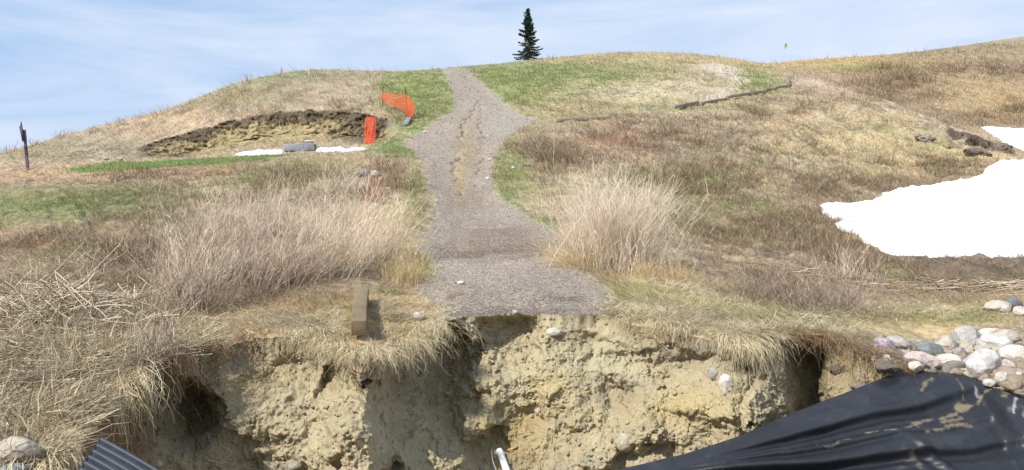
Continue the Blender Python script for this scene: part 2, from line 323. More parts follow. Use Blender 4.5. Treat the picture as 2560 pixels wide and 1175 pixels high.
# ---------------------------------------------------------------- ground colours
BASE = lin(168, 151, 128)
STAMPS = [ # px, py, rx, ry, colour, strength  (dry cover of different age, bare clay, green growth, painted shade in the reed heap hollow)
 (560,235,120,35,(128,128,88),.6),(720,190,120,14,(120,132,84),.7),(820,210,90,25,(170,152,126),.5),(200,365,260,14,(140,132,104),.6),(60,385,90,12,(126,124,88),.7),(550,330,160,50,(184,160,132),.7),
 (1060,230,80,60,(122,136,78),1.2),(1010,215,45,30,(130,145,70),.8),(1060,320,60,30,(120,140,70),.8),(1300,190,130,28,(124,134,82),1.1),(1480,190,170,26,(118,136,70),1.0),(1250,210,80,50,(116,136,72),.9),(1350,240,110,28,(140,145,80),.9),
 (1380,290,120,16,(150,146,96),.7),(1000,372,60,18,(92,128,52),1.2),(1060,365,35,30,(100,128,60),.7),
 (1600,150,260,16,(168,156,112),.8),(1560,232,190,32,(188,172,140),1.1),(1680,215,120,26,(190,176,146),.9),(1470,262,120,14,(168,148,118),.8),(1900,205,60,24,(128,142,80),1.1),(1700,262,160,14,(132,140,84),.9),(1880,180,26,20,(120,140,72),.8),
 (2050,190,160,25,(178,150,122),.9),(2180,240,120,30,(172,146,120),.9),(2350,300,110,30,(158,140,118),.9),
 (2060,200,80,14,(192,170,148),1.6,1),(2150,226,60,13,(190,168,146),1.8,1),(2250,262,70,13,(186,166,144),1.9,1),(2340,296,60,12,(182,162,142),1.9,1),(2430,330,60,10,(176,158,140),1.8,1),(1960,180,70,12,(192,172,148),1.2,1),(2200,255,60,8,(182,164,142),1.2,1),
 (2060,153,170,14,(186,160,108),1.5),(2160,170,110,9,(128,146,72),1.4),
 (2230,190,90,40,(124,104,82),.8),(2280,240,110,36,(138,112,84),.8),(2400,215,110,60,(172,148,110),1.0),(2490,260,90,40,(174,148,104),.9),(2480,175,120,14,(122,100,84),.9),(2420,125,160,18,(146,130,100),.8),(2460,300,120,14,(130,108,84),.7),(2540,270,40,18,(116,98,78),.8),
 (2100,330,180,70,(168,152,118),1.2),(2250,370,150,60,(168,152,114),1.6),(1990,290,160,40,(168,146,120),.8),(2380,395,140,40,(176,156,116),1.1),(2080,420,120,30,(160,140,110),.7),(2300,420,150,30,(140,118,98),.9),
 (1900,260,110,22,(150,134,106),.7),(1790,250,100,18,(178,160,124),.6),(1500,340,160,36,(160,138,112),.9),(1370,380,90,50,(136,118,100),.9),(1530,370,100,30,(182,150,122),.6),(1700,340,170,36,(146,128,108),.8),
 (1600,400,160,30,(140,122,102),.9),(1760,470,170,60,(128,122,86),1.0),(1740,440,90,22,(104,122,62),.7),(1890,520,140,60,(134,120,92),.8),(1800,560,140,40,(122,112,84),.8),(1900,430,120,50,(142,124,102),.7),(2150,470,200,45,(140,120,98),.9),(1980,480,100,40,(164,140,112),.6),
 (2020,590,160,50,(160,140,110),.7),(2220,680,280,34,(112,92,78),1.5),(2450,675,220,34,(96,80,68),1.5),(2050,700,220,50,(140,120,100),1.0),(1900,690,160,60,(156,134,110),.8),(2100,740,200,40,(150,132,112),.9),(2420,760,240,30,(156,138,104),.9),(2300,810,160,36,(182,160,112),.9),(2360,790,160,14,(146,150,92),.8),
 (1290,420,40,60,(118,134,74),.9),(1260,500,26,60,(120,128,80),.9),(1360,470,90,60,(158,144,104),.7),(1340,560,40,16,(110,138,60),1.2),(1420,690,40,16,(116,140,66),1.2),
 (1560,740,90,26,(142,146,88),.9),(1680,770,160,30,(154,150,98),.9),(1850,780,120,30,(148,148,92),.8),(1700,710,150,24,(188,162,112),.8),(2000,810,130,30,(134,138,84),.9),(1980,800,60,20,(110,120,66),.8),
 (1070,660,30,30,(116,140,70),.9),(1050,540,30,40,(128,128,84),.8),(1040,460,30,30,(122,132,80),.7),
 (120,520,220,36,(104,118,66),1.3),(280,490,160,30,(116,120,74),1.0),(60,480,120,20,(128,116,82),.9),(680,440,120,30,(116,124,74),.9),(800,420,90,22,(134,128,84),.8),(880,410,90,16,(168,140,106),.8),(520,430,130,16,(160,128,100),.9),(250,445,260,16,(166,136,110),.9),
 (130,590,200,40,(150,128,102),.9),(60,430,200,14,(184,154,118),.8),(250,650,180,50,(124,102,88),1.0),(150,680,200,40,(134,112,92),.9),(700,620,300,80,(140,120,102),.9),(520,720,220,50,(132,114,98),.9),(1000,600,60,70,(178,154,108),.9),
 (100,812,80,26,(84,70,58),1.8),(120,800,220,60,(160,136,102),1.0),(300,860,200,70,(180,154,112),1.1),(160,960,160,90,(176,144,102),1.1),(60,1080,140,80,(160,130,94),1.0),(460,800,160,50,(172,148,108),1.0),(700,800,200,40,(182,158,112),1.0),(960,790,120,40,(200,176,120),1.0),(850,850,120,30,(196,172,122),1.1),(1000,760,60,20,(186,160,110),.9),  # first stamp paints the shadow in the hollow of the fallen reed heap
]
STC = np.array([lin(*s[4]) for s in STAMPS])
def ground_colour(X, Y, noise=True):
    u = X/Y; px = CX+K*u; py = tpy(u, Y)
    nx = px+26*fbm(X*60/np.maximum(Y, 8), np.log(Y)*60, oct=3, seed=80); ny = py+9*fbm(X*60/np.maximum(Y, 8), np.log(Y)*60, oct=3, seed=84)
    acc = np.ones(X.shape)*0.55; col = BASE[None, :]*acc[..., None] if X.ndim == 1 else None
    for s, c in zip(STAMPS, STC):
        back = (s[1] < 235 and s[0] > 1990) or (s[0] > 2150 and s[1] < 305)
        w = s[5]*1.3*np.exp(-(((nx-s[0])/s[2])**2+((ny-s[1])/s[3])**2))
        if len(s) > 6: w = w*(Y < 58)
        elif back: w = 1.7*w*(Y > 60)
        elif s[0] > 2100 and s[1] > 290: w = w*(Y < 55)
        acc = acc+w; col = col+w[:, None]*c
    col = col/acc[:, None]
    if noise:
        k = 1+0.28*fbm(X*1.4, Y*0.9, oct=5, seed=90, g=.6)+0.18*fbm(X*5, Y*4, oct=3, seed=95)
        col = col*k[:, None]
        t = fbm(X*0.9, Y*0.7, oct=3, seed=98); col = col*(1+np.stack([0.05*t, -0.01*t, -0.09*t], 1))
        lw_ = lawn_mask(X, Y)[:, None]; col = col*(1-lw_)+lw_*lin(106, 132, 66)*(1+.15*vn(X*2, Y*2, seed=99))[:, None]
        gp = sst(fbm(X*1.1, Y*0.8, oct=4, seed=102), 0.28, 0.5)*0.4*(Y < 40)   # thin new growth
        col = col*(1-gp[:, None])+gp[:, None]*lin(118, 130, 74)
        dk = sst(fbm(X*1.3, Y*0.8, oct=5, seed=106, g=.6), 0.10, 0.45)*0.75
        col = col*(1-dk[:, None]*0.42)
        rk = sst(fbm(X*1.1+.4*Y, Y*.55, oct=5, seed=108, ridge=True, g=.62), .42, .72)*np.exp(-(((px-2130)/380)**2+((py-370)/120)**2))*.7*(Y < 60); col = col*(1-rk[:, None]*.5)
    return col
# ---------------------------------------------------------------- the cut bank below the lip
FST = [ # px, py, rx, ry, depth towards viewer (m), softness
 (425,1045,100,85,-0.45,.35),(495,1065,40,60,-0.2,.5),(640,1010,110,90,.16,.5),(760,1060,130,100,.16,.5),(730,930,60,40,-0.12,.5),(850,960,55,40,-0.34,.25),(900,1110,110,80,.22,.4),
 (1070,950,118,130,-0.85,.5),(885,940,60,60,.22,.6),(1180,960,70,60,.10,.8),(1262,862,78,66,-0.34,.35),(1195,900,28,70,.12,.5),(1065,1130,75,80,.55,.35),(1225,1120,60,50,-0.28,.5),(1190,1075,40,40,.14,.4),(1330,1080,90,90,-0.22,.5),
 (1430,1010,80,70,.12,.4),(1400,850,60,40,.08,.5),(1480,870,90,30,-.08,.4),(1545,1000,42,50,-0.17,.5),(1500,1120,50,50,.2,.4),(1590,1070,70,50,.22,.4),(1640,900,120,26,-.10,.4),(1730,930,90,40,-0.10,.5),
 (1800,990,120,70,.18,.5),(1855,905,42,36,-0.32,.3),(1930,1010,65,100,.30,.2),(2020,960,42,130,-0.50,.25),(1940,860,60,24,-.16,.3),(2130,960,80,45,.22,.4),(2100,930,30,20,-.2,.4),(1700,1040,130,60,.1,.5),
]
LEAN = [(-500,0.1),(330,0.1),(500,0.45),(700,0.60),(900,0.62),(980,0.36),(1090,0.36),(1160,0.72),(1300,0.72),(1500,0.70),(1700,0.42),(1850,0.32),(2000,0.42),(2200,0.5),(2560,0.5),(3100,.4)]
def faceY(u, z, zl, yl, big=True):
    px = CX+K*u; q = np.maximum(zl-z, 0)
    ln = itp(px, LEAN); yl = yl+(lipY(u, 1)-yl)*sst(q, 0.02, .3)
    y = yl-ln*(q-0.12*(1-np.exp(-q/0.12)))-0.10*np.maximum(q-1.2, 0)
    if big:
        wz = 0.38*fbm(px/70, z*4, oct=4, seed=113, g=.6)
        py = HY+(EYE-z)*K/y
        D = 0
        nx = px+22*fbm(px/60, py/60, oct=3, seed=110); ny = py+22*fbm(px/60, py/60, oct=3, seed=111)
        for s in FST:
            r = np.sqrt(((nx-s[0])/s[2])**2+((ny-s[1])/s[3])**2)+wz
            D = D+s[4]*(1-sst(r, 1-s[5], 1+s[5]))
        y = y-D*sst(q, 0.0, 0.10)
    return y
NC = 1500
uc = np.concatenate([np.linspace(-1.6, -0.72, 40, endpoint=False), np.linspace(-0.72, 0.72, NC), np.linspace(0.72, 1.6, 40)[1:]])
ul = np.clip(uc, -0.98, 0.98)
NR = 1150
YL = lipY(ul)
s = np.linspace(0, 1, NR)**1.0
lg = np.linspace(math.log(3.5), math.log(250), 3000); dn_ = 1+2.6*np.exp(-((lg-math.log(41.5))/.075)**2)+1.2*np.exp(-((lg-math.log(34))/.16)**2); cd = np.concatenate([[0], np.cumsum((dn_[1:]+dn_[:-1])/2)]); cd /= cd[-1]
c0 = np.interp(np.log(YL), lg, cd); YY = np.exp(np.interp(c0[:, None]+(1-c0[:, None])*s[None, :], cd, lg)); YY[:, 0] = YL
UU = np.repeat(uc[:, None], NR, 1); UL = np.clip(UU, -0.98, 0.98)
XX = UU*YY
Zg = gz(UL.ravel()*YY.ravel(), YY.ravel()).reshape(YY.shape)
# the turf rounds over at the lip
dl = YY-YL[:, None]
Zg -= (0.05-0.045*np.exp(-((CX+K*UL-1330)/230)**4))*np.exp(-dl/0.12)
zl = Zg[:, 0]
# face rows
NF = 380
tt = np.linspace(0, 1, NF+1)[1:]
ZB = -2.7
zf = zl[:, None]+(ZB-zl[:, None])*tt[None, :]
uf = np.repeat(uc[:, None], NF, 1)
yf = faceY(np.clip(uf, -.98, .98), zf, zl[:, None], YL[:, None])
yf0 = yf.copy()
xf = uf*yf; q = zl[:, None]-zf
X3, Y3, Z3 = xf.ravel(), yf.ravel(), zf.ravel()
amp = sst(q, 0.0, 0.09).ravel()
n1 = fbm(X3*2.2, Y3*2.2, Z3*2.6, oct=3, seed=120)
f1, f2, idc = worley(X3*5.5, Y3*5.5, Z3*6.5, seed=130)
f1b, f2b, idb = worley(X3*17+.4*n1, Y3*17, Z3*19, seed=140)
patch = sst(fbm(X3*1.5, Y3*1.5, Z3*1.5, oct=3, seed=150), -0.25, 0.35)
n2 = fbm(X3*9, Y3*9, Z3*9, oct=4, seed=160, g=0.6)
n3 = fbm(X3*6, Y3*6, Z3*3.2, oct=3, seed=170, ridge=True)
n4 = fbm(X3*5, Y3*5, Z3*2.6, oct=5, seed=175, g=.62, ridge=True)
n5 = fbm(X3*26, Y3*26, Z3*26, oct=3, seed=177, g=.7)
n6 = fbm(X3*16, Y3*16, Z3*11, oct=4, seed=178, g=.68, ridge=True)
g1, g2, gi = worley(X3*2.1+.5*n1, Y3*1.2, Z3*2.3+.4*n2, seed=135)
dd = 0.12*(0.45-g1)+0.05*(gi-.5)*sst(g2-g1, 0, .08)+0.055*n1+0.030*(idc-0.5)*sst(f2-f1, 0, .1)+patch*(0.008*sst(f2b-f1b, 0, .2)*(0.4+idb))+0.030*n2*(.4+patch)+0.028*n4+0.024*n5+0.020*n6
dd = dd*amp*(0.55+0.45*sst(q.ravel(), .1, .5))
nx3 = fbm(X3*7, Y3*7, Z3*7, oct=3, seed=180)
dd = dd*.85; Y3n = Y3-dd; X3n = X3+0.03*nx3*amp; Z3n = Z3+0.035*fbm(X3*8, Y3*8, Z3*8, oct=3, seed=185)*amp+0.3*dd
# colours of the bank
pxf = (CX+K*X3/Y3); pyf = HY+(EYE-Z3)*K/Y3
clay = lin(171, 158, 128)[None]*(1+0.16*fbm(X3*3, Y3*3, Z3*3, oct=4, seed=190))[:, None]
clay *= (1+0.14*fbm(X3*14, Y3*14, Z3*14, oct=3, seed=193))[:, None]
def stampf(cx, cy, rx, ry, c, k):
    global clay
    w = (k*np.exp(-(((pxf+30*n1-cx)/rx)**2+((pyf+20*n1-cy)/ry)**2)))
    w = np.clip(w, 0, 1)[:, None]; clay = clay*(1-w)+w*lin(*c)
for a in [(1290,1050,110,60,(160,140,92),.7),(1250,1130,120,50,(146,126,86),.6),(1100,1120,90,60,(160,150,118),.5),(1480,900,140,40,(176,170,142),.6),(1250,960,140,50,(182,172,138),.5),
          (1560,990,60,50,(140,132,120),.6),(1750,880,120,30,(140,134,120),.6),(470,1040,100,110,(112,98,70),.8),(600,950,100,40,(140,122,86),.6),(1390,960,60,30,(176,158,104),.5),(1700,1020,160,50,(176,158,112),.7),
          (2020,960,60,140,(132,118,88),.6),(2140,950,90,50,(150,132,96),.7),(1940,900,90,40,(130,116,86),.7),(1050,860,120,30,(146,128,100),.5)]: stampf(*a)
top = (np.exp(-q/0.11)*0.85*sst(vn(uf*40, q*6, seed=197), -0.9, 0.4)).ravel(); topsoil = lin(96, 82, 64)
midroad = np.exp(-((pxf-1330)/190)**2)
top = np.clip(top*(1-0.75*midroad), 0, 1)
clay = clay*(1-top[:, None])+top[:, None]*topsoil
grey = sst(fbm(X3*4, Y3*4, Z3*7, oct=3, seed=200), 0.3, 0.55)*0.5
clay = clay*(1-grey[:, None])+grey[:, None]*lin(150, 144, 126)
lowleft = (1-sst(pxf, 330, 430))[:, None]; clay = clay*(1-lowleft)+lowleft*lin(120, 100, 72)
# floor rows run back under the viewer and up the near bank
FY = np.linspace(0, 1, 40)[1:]
yb = np.minimum(yf0[:, -1], 8.5)
yfl = yb[:, None]+(-14-yb[:, None])*FY[None, :]
wv = np.maximum(yfl, 3.0)+0.0*yfl
xfl = uc[:, None]*np.where(yfl > 3, yfl, 3+0.9*(3-yfl))
zfl = ZB+2.9*sst(-yfl, -3.4, 1.2)+0.06*vn(xfl*2, yfl*2, seed=210)
zfl = np.where(yfl > 3.4, ZB+0.05*vn(xfl*2, yfl*2, seed=211), zfl)
V = np.concatenate([np.stack([XX, YY, Zg], 2)[:, ::-1], np.stack([X3n, Y3n, Z3n], 1).reshape(len(uc), NF, 3), np.stack([xfl, yfl, zfl], 2)], 1)
nrow = V.shape[1]; ncol = len(uc)
gc = ground_colour(UL.ravel()*YY.ravel(), YY.ravel())
sp = sdf(XX, YY, PATH).ravel()+0.22*fbm(XX.ravel()*2.2, YY.ravel()*2.2, oct=3, seed=220)
sp2 = sdf(XX, YY, PATH2).ravel()+0.3*fbm(XX.ravel()*2.2, YY.ravel()*2.2, oct=3, seed=221)
gravel = lin(175, 161, 145)[None]*(1+0.14*fbm(XX.ravel()*1.2, YY.ravel()*0.7, oct=4, seed=230)+0.10*fbm(XX.ravel()*9, YY.ravel()*9, oct=3, seed=233))[:, None]
pxg = CX+K*UU.ravel(); pyg = tpy(UL.ravel(), YY.ravel())
def gst(cx, cy, rx, ry, c, k):
    global gravel
    w = np.clip(k*np.exp(-(((pxg-cx)/rx)**2+((pyg+10*vn(XX.ravel()*3, YY.ravel()*3, seed=240)-cy)/ry)**2)), 0, 1)[:, None]
    gravel = gravel*(1-w)+w*lin(*c)
for a in [(1240,600,130,22,(146,128,108),.9),(1190,625,130,12,(122,104,88),.9),(1330,612,70,12,(120,100,84),.9),(1250,570,100,12,(142,124,106),.8),(1170,370,26,60,(168,146,108),.6),(1150,440,14,60,(188,166,118),.8),(1160,500,50,40,(152,136,114),.7),
          (1320,780,220,22,(118,108,98),.8),(1200,740,80,26,(140,126,114),.5),(1260,310,60,40,(178,170,158),.7),(1160,200,40,30,(160,148,134),.7),(1330,700,90,30,(150,140,136),.4),(1410,745,60,10,(104,92,80),.8)]: gst(*a)
for r, w, dep in RUTS[:2]:
    m = (YY.ravel() > 20) & (YY.ravel() < 60) & (np.abs(XX.ravel()) < 8)
    d = polyline_d(XX.ravel()[m]+0.14*vn(YY.ravel()[m]*1.6, YY.ravel()[m]*0, seed=50)+0.07*vn(YY.ravel()[m]*5, YY.ravel()[m]*0, seed=51), YY.ravel()[m], r)
    k = 0.32*np.exp(-(d/0.10)**2)[:, None]*sst(fbm(XX.ravel()[m]*1.2, YY.ravel()[m]*.8, oct=2, seed=246), -.3, .2)[:, None]; gravel[m] = gravel[m]*(1-k)+k*lin(150, 130, 92)
wp = sst(sp, -0.10, 0.06)[:, None]
gc = gc*(1-wp)+wp*gravel
wp2 = 0.95*sst(sp2, -0.5, 0.3)[:, None]*(pyg < 262)[:, None]; gc = gc*(1-wp2)+wp2*lin(190, 178, 160)
# clay of the slump scarp
mm, fd = scarp_mix(UL.ravel(), YY.ravel()); ysl = itp(pxg, SC_Y)
dS = ysl-YY.ravel()
ck = fd*sst(dS, -0.15, 0.15)*(1-sst(dS, 2.2, 3.4))*(YY.ravel() > 36)
up = 1-sst(dS+0.7*fbm(UU.ravel()*60, YY.ravel()*1.5, oct=4, seed=251, g=.6), 0.45, 0.85)
dark = np.clip(up*0.95+np.exp(-((pxg-900)/75)**2)*0.9+0.5*sst(pxg, 320, 360)*(1-sst(pxg, 420, 560)), 0, 1)
cc = lin(160, 144, 106)[None]*(1+0.45*fbm(XX.ravel()*1.6, Zg.ravel()*2.4, YY.ravel(), oct=5, seed=252, g=.65))[:, None]
dark = np.clip(dark+.9*(sst(fbm(XX.ravel()*2.6, YY.ravel()*3, Zg.ravel()*3, oct=4, seed=254, g=.65), .15, .4)-.25)*ck, 0, 1)
cc = cc*(1-dark[:, None])+dark[:, None]*lin(66, 57, 50)
gc = gc*(1-ck[:, None])+ck[:, None]*cc
qU, dU = undercut(UL.ravel()*YY.ravel(), YY.ravel(), pxg)
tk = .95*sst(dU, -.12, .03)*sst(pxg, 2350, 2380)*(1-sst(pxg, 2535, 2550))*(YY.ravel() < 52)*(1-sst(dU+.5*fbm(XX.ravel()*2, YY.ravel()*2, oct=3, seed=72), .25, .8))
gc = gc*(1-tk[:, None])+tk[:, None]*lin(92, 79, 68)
dSg = dS; scarpzone = fd*(dS > -0.1)*(dS < 1.6)
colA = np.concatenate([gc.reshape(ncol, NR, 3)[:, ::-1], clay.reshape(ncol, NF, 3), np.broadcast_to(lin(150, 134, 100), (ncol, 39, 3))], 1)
# scarp face breaks into clods
rg = (scarpzone > 0.3).reshape(ncol, NR)
ub = sst(dU, -.05, .2)*(1-sst(dU, .8, 2.))*sst(pxg, 2350, 2380)*(1-sst(pxg, 2530, 2550))*(YY.ravel() < 52)
bump = .5*fbm(XX*1.5, YY*1.5, Zg*2, oct=5, seed=267, g=.6)*ub.reshape(ncol, NR)+(0.50*fbm(XX*1.1, YY*1.1, Zg*1.5, oct=5, seed=260, g=.6)+0.22*fbm(XX*3, YY*3, Zg*4, oct=3, seed=263, ridge=True))*(scarpzone.reshape(ncol, NR))
V[:, :NR, 1] -= bump[:, ::-1]
idx = np.arange(ncol*nrow).reshape(ncol, nrow)
a, b, c_, d_ = idx[:-1, :-1], idx[:-1, 1:], idx[1:, 1:], idx[1:, :-1]
Q = np.stack([a, b, c_, d_], 2)
spg = sp.reshape(ncol, NR)[:, ::-1]
isp = np.zeros((ncol-1, nrow-1), bool); isp[:, :NR-1] = (spg[:-1, :-1] > 0)
isf = np.zeros_like(isp); isf[:, NR-1:] = True
Vf = V.reshape(-1, 3); Cf = np.clip(colA.reshape(-1, 3), 0.01, 0.9)
def sub(name, mask, mat):
    q_ = Q[mask]; uq, inv = np.unique(q_.ravel(), return_inverse=True)
    return make_mesh(name, Vf[uq], inv.reshape(-1, 4), mat, Cf[uq], smooth=True)
tag(sub('ground', ~isp & ~isf, M_ground), kind='structure')
tag(sub('gravel_path', isp, M_path), kind='structure')
tag(sub('ground_cut_bank', isf, M_clay), kind='structure')
# ---------------------------------------------------------------- ribbons and tubes
def strips(P, Wd, side, col):
    """P (n,s,3) lines, Wd (n,s) half widths, side (n,3) unit, col (n,3) or (n,s,3) -> V, F, C"""
    n, s_, _ = P.shape
    V_ = np.stack([P-side[:, None]*Wd[..., None], P+side[:, None]*Wd[..., None]], 2).reshape(-1, 3)
    b = (np.arange(n)*s_*2)[:, None]+np.arange(s_-1)[None]*2
    F_ = np.stack([b, b+1, b+3, b+2], 2).reshape(-1, 4)
    c = col if col.ndim == 3 else np.repeat(col[:, None], s_, 1)
    return V_, F_, np.repeat(c.reshape(-1, 3), 2, 0)
def tubes(P, R, col, k=4):
    n, s_, _ = P.shape
    T = np.gradient(P, axis=1); T /= np.linalg.norm(T, axis=2, keepdims=True)+1e-9
    ref = np.where(np.abs(T[..., 2:3]) > .9, np.array([1., 0, 0]), np.array([0, 0, 1.]))
    A = np.cross(T, ref); A /= np.linalg.norm(A, axis=2, keepdims=True)+1e-9; B = np.cross(T, A)
    th = np.arange(k)*2*math.pi/k
    V_ = P[:, :, None]+R[..., None, None]*(A[:, :, None]*np.cos(th)[None, None, :, None]+B[:, :, None]*np.sin(th)[None, None, :, None])
    b = (np.arange(n)*s_*k)[:, None, None]+(np.arange(s_-1)*k)[None, :, None]; j = np.arange(k)[None, None]; j2 = (j+1) % k
    F_ = np.stack([b+j, b+j2, b+k+j2, b+k+j], 3).reshape(-1, 4)
    c = col if col.ndim == 3 else np.repeat(col[:, None], s_, 1)
    return V_.reshape(-1, 3), F_, np.repeat(c.reshape(-1, 3), k, 0)
def merge(L_):
    o = 0; V_ = []; F_ = []; C_ = []
    for v, f, c in L_:
        V_.append(v); F_.append(f+o); C_.append(c); o += len(v)
    return np.concatenate(V_), F_, np.concatenate(C_)
def unit(v): return v/(np.linalg.norm(v, axis=-1, keepdims=True)+1e-9)
def blades(root, h, az, lean, w, col, S=4, droop=0.0, wob=0.1):
    """root (n,3); leaning ribbons; lean 0 = upright, 1 = lying"""
    n = len(root); t = np.linspace(0, 1, S)[None]
    d = np.stack([np.cos(az), np.sin(az)], 1)
    out = np.sin(lean*math.pi/2)[:, None]*t+0.25*lean[:, None]*t*t
    up = np.cos(lean*math.pi/2)[:, None]*t*(1-droop*t)
    P = np.zeros((n, S, 3)); P[..., :2] = root[:, None, :2]+d[:, None]*(h[:, None]*out)[..., None]
    P[..., 2] = root[:, 2, None]+h[:, None]*up
    P += (rng.normal(size=(n, S, 3))*wob*h[:, None, None]*t[..., None]*0.35)
    a2 = rng.uniform(0, math.pi, n); side = np.stack([np.cos(a2), np.sin(a2)*0.6, 0.25*rng.normal(size=n)], 1); side = unit(side)
    wd = w[:, None]*(1-0.8*t**1.5)
    return strips(P, wd, side, col)
# ---------------------------------------------------------------- short cover of dry grass over the hill
def sample(n, umin=-0.80, umax=0.82, Ymax=135, wmul=None):
    out = []
    got = 0
    while got < n:
        m = 400000
        u = rng.uniform(umin, umax, m); y0 = lipY(u); lY = np.log(y0)+rng.uniform(0, 1, m)*(math.log(Ymax)-np.log(y0)); Y = np.exp(lY)
        g = -(tpy(u, Y*1.01)-tpy(u, Y))/0.01
        k = (np.clip(g/520, 0.0, 1.0) > rng.uniform(0, 1, m))
        # only what the slope turns towards the valley
        u = u[k]; Y = Y[k]
        if wmul is not None:
            kk = wmul(u*Y, Y, CX+K*u, tpy(u, Y)) > rng.uniform(0, 1, len(u)); u = u[kk]; Y = Y[kk]
        out.append(np.stack([u*Y, Y], 1)); got += len(u)
    return np.concatenate(out)[:n]
def wgrass(X, Y, px, py):
    w = np.ones(X.shape)
    w *= 1-sst(sdf(X, Y, PATH)+0.25*fbm(X*2.2, Y*2.2, oct=3, seed=220), -0.25, 0.0)*0.995
    w *= 1-0.9*lawn_mask(X, Y)
    _, fd_ = scarp_mix(X/Y, Y); ds = itp(px, SC_Y)-Y
    w *= 1-0.93*(fd_ > .3)*(ds > 0.05)*(ds < 2.2)*(Y > 36)
    clump = fbm(X*1.3, Y*1.0, oct=3, seed=300)
    w *= 0.35+0.65*sst(clump, -0.3, 0.3)
    bare = np.zeros(X.shape)
    for a in [(2230,360,190,60),(1620,235,170,32),(2400,230,100,50),(2440,350,90,30),(2300,830,160,22),(2080,300,90,30)]:
        bare = np.maximum(bare, np.exp(-(((px-a[0])/a[2])**2+((py-a[1])/a[3])**2)))
    w *= 1-0.85*sst(bare, .2, .7)
    green = np.maximum(np.exp(-(((px-1350)/210)**2+((py-205)/46)**2)), np.exp(-(((px-1065)/75)**2+((py-240)/60)**2)))
    w *= 1-0.7*sst(green, .25, .7)
    return w
P2 = sample(380000, wmul=wgrass)
X, Y = P2[:, 0], P2[:, 1]
Z = gz(X, Y); gcol = ground_colour(X, Y)
n = len(X); az = 3.6+1.5*vn(X*0.35, Y*0.25, seed=310)+rng.normal(size=n)*0.75
pxs = CX+K*X/Y; pys = tpy(X/Y, Y)
hh = (0.04+0.0030*Y)*rng.gamma(5, 0.2, n)*(0.7+0.9*sst(fbm(X*0.7, Y*0.6, oct=3, seed=315), -.2, .5))
hh *= 1+0.5*(Y < 14)
hh *= np.where((pxs < 1000) & (pys < 300), 1.25, 1.0)
near_sky = np.exp(-((pxs-300)/420)**2)*(Y > 42)*(Y < 54); hh *= 1+0.35*near_sky*(rng.random(n) < .3)
lean = np.clip(rng.beta(3, 2, n)*0.95+0.15*(Y < 14), 0, 1.0)
w_ = np.maximum(0.0022, 0.00023*Y)*rng.uniform(.7, 1.3, n)
jit = rng.normal(size=(n, 1))*0.30+0.22*fbm(X*2.2, Y*1.8, oct=3, seed=318)[:, None]; cb = gcol*(1.2+jit)
straw = (rng.random((n, 1)) < 0.22); cb = np.where(straw, cb*0.45+0.55*lin(204, 184, 148), cb)
drk = (rng.random((n, 1)) < 0.12); cb = np.where(drk, cb*0.55, cb)
v, f, c = blades(np.stack([X, Y, Z-0.01], 1), hh, az, lean, w_, np.clip(cb, 0.01, .8), S=3)
o = make_mesh('dry_grass', v, f, M_grass, c)
tag(o, 'short matted dry grass covering the hillside', kind='stuff')
# mown green turf
def wgreen(X, Y, px, py):
    g = np.zeros(X.shape)
    for a in [(1065,240,80,60,1),(1350,200,230,44,1),(1480,190,180,30,.7),(1010,368,60,18,1),(1250,450,36,90,.6),(120,520,220,30,.35),(300,490,150,20,.3),(1900,205,60,25,.7),(1740,440,80,20,.4),(1630,770,190,40,.28),(1345,558,50,14,.9),(1430,690,50,16,.8),(1880,790,150,24,.35),(1075,660,34,30,.6),(2330,792,150,14,.4),(820,415,110,18,.35),(1830,540,120,50,.25),(1045,500,30,90,.4),(690,440,120,25,.3)]:
        g = np.maximum(g, a[4]*np.exp(-(((px-a[0])/a[2])**2+((py-a[1])/a[3])**2)))
    g = np.maximum(g, lawn_mask(X, Y))
    g *= 1-sst(sdf(X, Y, PATH)+0.25*fbm(X*2.2, Y*2.2, oct=3, seed=220), -0.2, 0.05)
    return np.clip(g*1.2*(0.3+sst(fbm(X*1.5, Y*1.2, oct=3, seed=320), -.3, .3)), 0, 1)
P2 = sample(52000, wmul=wgreen); X, Y = P2.T; Z = gz(X, Y); n = len(X)
hh = (0.035+0.0014*Y)*rng.gamma(5, .2, n); w_ = np.maximum(0.0022, 0.00022*Y)
cb = lin(112, 122, 72)[None]*(1+rng.normal(size=(n, 1))*0.22)*(1+0.2*vn(X*1.2, Y*1.2, seed=322))[:, None]
cb = np.where(rng.random((n, 1)) < .3, lin(160, 156, 96)[None], cb)
v, f, c = blades(np.stack([X, Y, Z-.005], 1), hh, rng.uniform(0, 6.28, n), rng.uniform(.1, .7, n), w_, np.clip(cb, .01, .8), S=3)
tag(make_mesh('green_grass', v, f, M_grass, c), 'fresh green grass growing through the dry turf', kind='stuff')
# ---------------------------------------------------------------- long flattened straw near the lip and the reed bed at the lower left
def wnear(X, Y, px, py):
    w = np.zeros(X.shape)
    for a in [(140,850,260,90,1.),(200,980,200,120,1.),(60,1100,140,100,1.),(330,900,160,90,1.),(520,830,160,60,.8),(740,800,140,40,.8),(860,850,130,36,1),(980,790,110,34,1.),(1060,780,60,20,.9),(1600,780,110,26,.8),(1750,800,150,44,1.),(1900,820,130,30,.8),(1700,720,140,26,.6),(2080,840,80,24,.6),(1450,650,70,20,.6),(200,700,200,40,.4),(60,760,120,40,.9),(2100,800,120,30,.35),(2350,790,200,18,.3),(1000,700,60,40,.5)]:
        w = np.maximum(w, a[4]*np.exp(-(((px-a[0])/a[2])**2+((py-a[1])/a[3])**2)))
    w *= 1-sst(sdf(X, Y, PATH)+.2*vn(X*3, Y*3, seed=331), -0.15, 0.1)
    w *= 1-.75*np.exp(-(((px-100)/75)**2+((py-812)/22)**2))
    w *= (~((np.abs(px-897) < 32) & (py > 735) & (py < 880)))*(.25+.75*sst(fbm(X*3, Y*3, oct=3, seed=332), -.4, .2))
    return w*(Y < 16)
